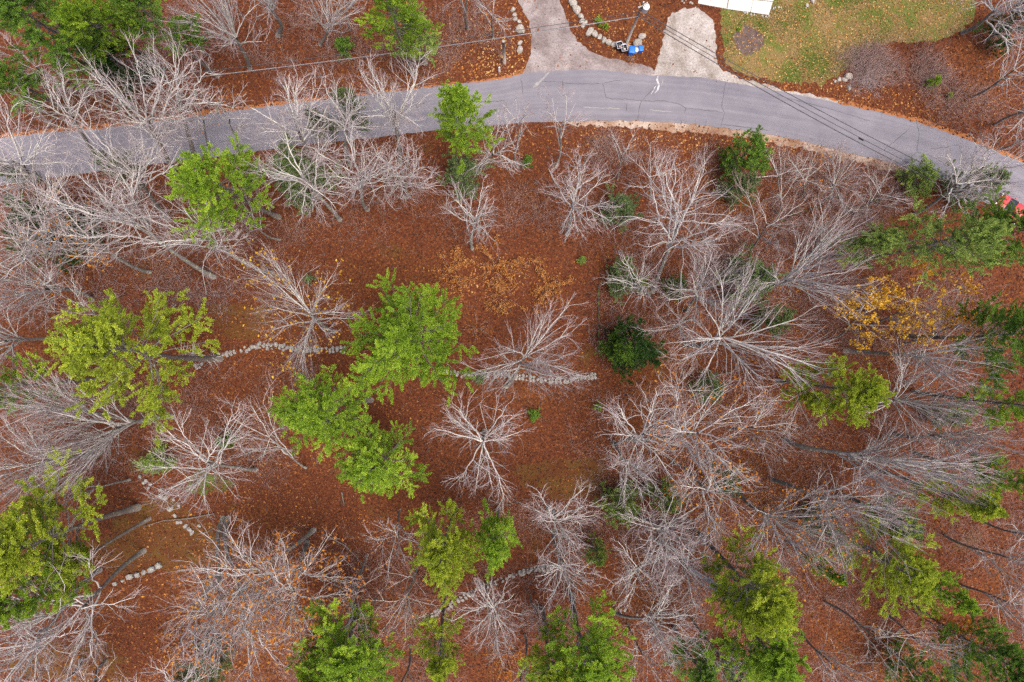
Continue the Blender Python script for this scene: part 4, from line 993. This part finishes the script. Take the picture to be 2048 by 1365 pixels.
# dead whorls on the base of the loose left pine
rng = np.random.default_rng(31); b = at(440, 718); tp = (at(245, 702, 18) - b) / 18
z = rng.uniform(.8, 7, 46); p = np.stack([tp[0] * z, tp[1] * z, z], 1)
a = rng.uniform(0, 6.28, 46); d = np.stack([np.cos(a), np.sin(a), rng.normal(0, .2, 46)], 1)
V, F = spikes(p, p + d * rng.uniform(.5, 1.7, (46, 1)), .035)
for o_ in list(C.objects):
    if o_.get('label', '').startswith('loose yellow-green pine'):
        put('dead_branches', mkmesh('dead_branches', V, F, M['limb']), o_)

# ------------------------------------------------------------------ utility poles, wires
def lathe(mb, prof, c, m=16):
    a = np.arange(m) * 2 * math.pi / m
    mb.prism([np.stack([c[0] + np.cos(a) * r, c[1] + np.sin(a) * r, np.full(m, c[2] + z_)], 1) for r, z_ in prof])
def pole(bpx, h, label, mat, transformer=False, tilt=(0, 0)):
    b = at(*bpx); root = tag(empty('utility_pole', b), label, 'utility pole', 'utility poles along the road')
    mb = MB(); mb.tube([(0, 0, 0), (tilt[0] * .5, tilt[1] * .5, h * .5), (tilt[0], tilt[1], h)], [.17, .145, .115], 12); put('shaft', mb.mesh('shaft', M[mat], True), root)
    mb = MB(); mb.box((tilt[0], tilt[1] - .14, h - .35), (1.15, .09, .11), .5); arm = put('crossarm', mb.mesh('crossarm', M[mat]), root)
    for s in (-.5, .5):
        mb = MB(); lathe(mb, [(.045, 0), (.065, .05), (.04, .09), (.06, .13), (.03, .18)], (tilt[0] + math.cos(.5) * s, tilt[1] - .14 + math.sin(.5) * s, h - .295), 10); put('insulator', mb.mesh('insulator', M['porcelain'], True), arm)
    mb = MB(); lathe(mb, [(.05, 0), (.075, .06), (.045, .11), (.06, .16), (.025, .22)], (tilt[0], tilt[1], h), 10); put('insulator', mb.mesh('insulator', M['porcelain'], True), root)
    if transformer:
        c = (tilt[0] + .46, tilt[1] - .02, h - 1.75)
        mb = MB(); lathe(mb, [(.30, 0), (.33, .04), (.33, .86), (.36, .88), (.36, .93), (.30, .98), (.10, 1.02)], c, 20); tk = put('transformer', mb.mesh('transformer', M['metal'], True), root)
        for s in (-.13, .13):
            mb = MB(); lathe(mb, [(.04, 0), (.06, .06), (.035, .12), (.055, .18), (.02, .25)], (c[0] + s, c[1] + s * .5, c[2] + .98), 10); put('bushing', mb.mesh('bushing', M['porcelain'], True), tk)
        for z_ in (.2, .7):
            mb = MB(); mb.box((tilt[0] + .17, tilt[1] - .01, c[2] + z_), (.16, .08, .06)); put('bracket', mb.mesh('bracket', M['metal']), root)
    mb = MB(); mb.box((tilt[0] * .72 + .02, tilt[1] * .72 - .16, h * .70), (.30, .12, .12), .5); put('cable_clamp', mb.mesh('cable_clamp', M['rubber']), root)
    return b
pb1 = pole((1254, 85), 9.2, 'grey wooden utility pole with round transformer inside the boulder ring', 'pole', True, (.15, .1))
pb2 = pole((221, 214), 8.6, 'brown wooden utility pole left of the corner above the road', 'pole2', False, (.1, -.1))
b = at(1009, 126); root = tag(empty('guy_stub_pole', b), 'short weathered wooden stub pole left of the driveway under the wires', 'pole')
mb = MB(); mb.tube([(0, 0, 0), (-.02, .1, 2.7), (-.06, .15, 5.4)], [.2, .18, .16], 10); put('shaft', mb.mesh('shaft', M['pole'], True), root)
mb = MB(); lathe(mb, [(.175, 0), (.175, .05), (.09, .09)], (-.06, .15, 5.4), 10); put('cap', mb.mesh('cap', M['pole'], True), root)

def wire(a, b, sag, r, mat, label):
    a = np.array(a, float); b = np.array(b, float); t_ = np.linspace(0, 1, 33)
    P = a + (b - a) * t_[:, None]; P[:, 2] -= sag * 4 * t_ * (1 - t_)
    V, F = tubes((P - P[0])[None], np.full((1, 33), r), 6)
    return tag(put('overhead_wire', mkmesh('overhead_wire', V, F, M[mat], True), None, P[0]), label, 'wire', 'overhead wires along the road')
A1 = pb1 + np.array([.12, -.06, 6.5]); A2 = pb2 + np.array([.07, -.2, 6.0])
FAR = at(1995, 425, 6.2); LEFT = at(-260, 262, 6.0)
wire(A2, A1, 1.1, .05, 'wire2', 'thick grey cable between the two utility poles')
wire(A2 + np.array([0, .25, .5]), A1 + np.array([-.05, .2, .55]), 0.8, .032, 'wire', 'thin black wire above the thick grey cable')
wire(A2 + np.array([0, -.1, .2]), A1 + np.array([-.05, .05, .25]), 1.3, .016, 'wire', 'lowest thin wire between the two utility poles')
wire(A1, FAR, 1.2, .05, 'wire', 'thick black cable crossing the road toward the red car')
wire(A1 + np.array([.1, .15, .3]), FAR + np.array([.2, .3, .3]), 1.0, .036, 'wire', 'middle black wire crossing the road toward the red car')
wire(A1 + np.array([.1, .2, .9]), FAR + np.array([.3, .6, 1.0]), 0.9, .045, 'wire', 'upper thin black wire crossing the road toward the red car')
wire(LEFT, A2, .9, .045, 'wire', 'thick cable leaving the brown pole to the left edge')
wire(LEFT + np.array([0, .3, .5]), A2 + np.array([0, .25, .5]), .8, .018, 'wire', 'thin wire leaving the brown pole to the left edge')
for px, py, z_, lab in ((1722, 279, 5.25, 'black splice case hanging on the cable over the road bend'), (726, 119, 5.6, 'black splice case on the wire above the leaf bank'), (1243, 39, 6.3, 'small dark cable box near the transformer pole')):
    c = at(px, py, z_); mb = MB(); an = -.5 if px > 1400 else .1
    dx, dy = math.cos(an), math.sin(an)
    mb.tube([(-.32 * dx, -.32 * dy, 0), (-.28 * dx, -.28 * dy, 0), (.28 * dx, .28 * dy, 0), (.32 * dx, .32 * dy, 0)], [.03, .075, .075, .03], 8)
    tag(put('splice_case', mb.mesh('splice_case', M['rubber'], True), None, c), lab, 'cable box', 'splice cases on the overhead wires')

# white roadside marker
b = at(999, 144.5); root = tag(empty('marker_post', b), 'white upright marker post at the road edge left of the driveway', 'post')
mb = MB(); mb.prism([[(-w, -.035, z_), (w, -.035, z_), (w, .035, z_), (-w, .035, z_)] for w, z_ in ((.11, 0), (.11, 1.35), (.07, 1.42))]); put('post', mb.mesh('post', M['white']), root)
mb = MB(); mb.box((0, -.04, 1.2), (.14, .006, .12)); put('reflector', mb.mesh('reflector', M['lamp']), root)

# ------------------------------------------------------------------ bins
def wheeled_bin(px, py, rz, mat, label, lid='closed', s=1.0):
    root = tag(empty('wheeled_bin', at(px, py)), label, 'bin', 'rubbish bins beside the boulders'); root.rotation_euler = (0, 0, rz); root.scale = (s, s, s)
    def rr(w, d_, z_, oy=0.0, c=.05):
        return [(-w + c, -d_ + oy, z_), (w - c, -d_ + oy, z_), (w, -d_ + c + oy, z_), (w, d_ - c + oy, z_), (w - c, d_ + oy, z_), (-w + c, d_ + oy, z_), (-w, d_ - c + oy, z_), (-w, -d_ + c + oy, z_)]
    mb = MB(); rings = [rr(.23, .25, .06), rr(.25, .28, .3), rr(.29, .34, .95), rr(.32, .37, .95), rr(.32, .37, 1.0)]
    if lid == 'open': rings += [rr(.28, .33, 1.0), rr(.26, .31, .72)]
    mb.prism(rings); put('body', mb.mesh('body', M[mat]), root)
    if lid == 'open':
        mb = MB(); lathe(mb, [(.12, 0), (.15, .08), (.10, .16), (.03, .19)], (.03, -.08, .722), 9); put('rubbish_bag', mb.mesh('rubbish_bag', M['trash'], True), root)
        mb = MB(); mb.prism([[(x, .40 + y, z_) for x, y in ((-.31, 0), (.31, 0), (.31, .05), (-.31, .05))] for z_ in (.35, 1.0)]); put('lid', mb.mesh('lid', M['bin_grey']), root)
        mb = MB(); fr = [(.33, 0, .02, .39), (-.33, 0, .02, .39)]
        for x, y, w, d_ in fr: mb.box((x, y, 1.012), (.035, .74, .03))
        for y in (-.365, .365): mb.box((0, y, 1.016), (.62, .035, .03))
        put('rim', mb.mesh('rim', M['bin_grey']), root)
    else:
        mb = MB(); mb.prism([rr(.325, .38, 1.004), rr(.325, .38, 1.04), rr(.27, .32, 1.09), rr(.18, .22, 1.105)]); put('lid', mb.mesh('lid', M[mat], True), root)
    mb = MB(); mb.tube([(-.28, .42, .97), (.28, .42, .97)], .02, 8); put('handle', mb.mesh('handle', M[mat], True), root)
    for x in (-.26, .26):
        mb = MB(); mb.tube([(x - .03, .27, .12), (x + .03, .27, .12)], .12, 14); put('wheel', mb.mesh('wheel', M['rubber'], True), root)
wheeled_bin(1237, 98, .25, 'bin_black', 'left black open rubbish bin in front of the boulders', 'open')
wheeled_bin(1246, 103.5, .2, 'bin_black', 'right black open rubbish bin with a white bag inside', 'open')
wheeled_bin(1261, 108, -.12, 'bin_blue', 'large blue closed recycling bin left of the round grey can', 'closed', 1.1)
wheeled_bin(1279.5, 103.5, .1, 'bin_blue', 'smaller blue recycling bin at the right end of the bin row', 'closed', .86)
root = tag(empty('round_can', at(1270.5, 105.5)), 'round grey-lidded can between the two blue bins', 'bin', 'rubbish bins beside the boulders')
mb = MB(); lathe(mb, [(.22, 0), (.23, .05), (.27, .72), (.285, .75)], (0, 0, 0), 20); put('body', mb.mesh('body', M['bin_grey'], True), root)
mb = MB(); lathe(mb, [(.30, .755), (.30, .79), (.24, .83), (.07, .86)], (0, 0, 0), 20); ld = put('lid', mb.mesh('lid', M['bin_grey'], True), root)
mb = MB(); mb.tube([(-.08, 0, .85), (-.06, 0, .90), (.06, 0, .90), (.08, 0, .85)], .015, 6); put('handle', mb.mesh('handle', M['bin_grey'], True), ld)

# ------------------------------------------------------------------ red car at the right edge
def car(px, py, rz, label):
    root = tag(empty('red_car', at(px, py) + np.array([0, 0, .08])), label, 'car'); root.rotation_euler = (0, 0, rz)
    # cross sections along the length (x), half width, bottom, side top, and crowned top
    secs = [(-2.2, .70, .42, .70, .74), (-2.1, .84, .30, .86, .92), (-1.7, .90, .24, .92, .98), (-.9, .92, .22, .94, 1.0), (0, .92, .22, .94, 1.0), (.9, .92, .22, .92, .98), (1.6, .89, .24, .84, .90), (2.05, .82, .30, .72, .78), (2.2, .68, .42, .60, .64)]
    rings = []
    for x, w, b0, s1, t1 in secs:
        rings.append([(x, -w * .9, b0), (x, -w, b0 + .15), (x, -w, s1 - .1), (x, -w * .93, s1), (x, -w * .5, t1), (x, w * .5, t1), (x, w * .93, s1), (x, w, s1 - .1), (x, w, b0 + .15), (x, w * .9, b0)])
    mb = MB(); mb.prism(rings); put('body', mb.mesh('body', M['car_red'], True), root)
    # greenhouse: roof on pillars
    mb = MB(); mb.prism([[(x * k_, y * k_, z_) for x, y in ((-1.25, -.60), (-1.0, -.66), (.25, -.66), (.42, -.58), (.42, .58), (.25, .66), (-1.0, .66), (-1.25, .60))] for k_, z_ in ((1, 1.42), (.98, 1.46), (.8, 1.49))]); put('roof', mb.mesh('roof', M['car_red'], True), root)
    def quad(name, pts, mat):
        P = np.array(pts, float); n_ = nrm(np.cross(P[1] - P[0], P[2] - P[0])); mb_ = MB(); mb_.prism([P - n_ * .02, P]); put(name, mb_.mesh(name, M[mat]), root)
    quad('windshield', [(1.12, -.76, .97), (1.12, .76, .97), (.44, .60, 1.43), (.44, -.60, 1.43)], 'glass')
    quad('rear_window', [(-1.85, .72, .98), (-1.85, -.72, .98), (-1.26, -.60, 1.43), (-1.26, .60, 1.43)], 'glass')
    for s in (-1, 1):
        quad('side_window', [(-1.80, s * .80, .95), (1.08, s * .80, .95), (.40, s * .64, 1.42), (-1.22, s * .64, 1.42)][::s], 'glass')
        mb = MB(); mb.box((2.08, s * .58, .68), (.16, .32, .12)); put('headlight', mb.mesh('headlight', M['lamp']), root)
        mb = MB(); mb.prism([[(.78 + x, s * (.93 + y), .98 + z_) for x, y in ((0, 0), (.12, 0), (.1, .16), (.02, .16))] for z_ in (0, .12)]); put('mirror', mb.mesh('mirror', M['car_red']), root)
        for x in (-1.35, 1.4):
            mb = MB(); mb.tube([(x, s * .72, .31), (x, s * .945, .31)], .32, 20); wh = put('wheel', mb.mesh('wheel', M['rubber'], True), root)
            mb = MB(); mb.tube([(x, s * .93, .31), (x, s * .955, .31)], .2, 14); put('rim', mb.mesh('rim', M['metal'], True), wh)
car(2018, 423, math.radians(142), 'red car half hidden by branches at the right end of the road')

# roadside litter beside the bins
leafy_shrub(40, 1260, 121, 8, .3, 90, 'orange_leaf', .07, 'small rust coloured plant in front of the blue bin', 'leafy plants by the bins')


print('TRIS trees', TRIS[0])
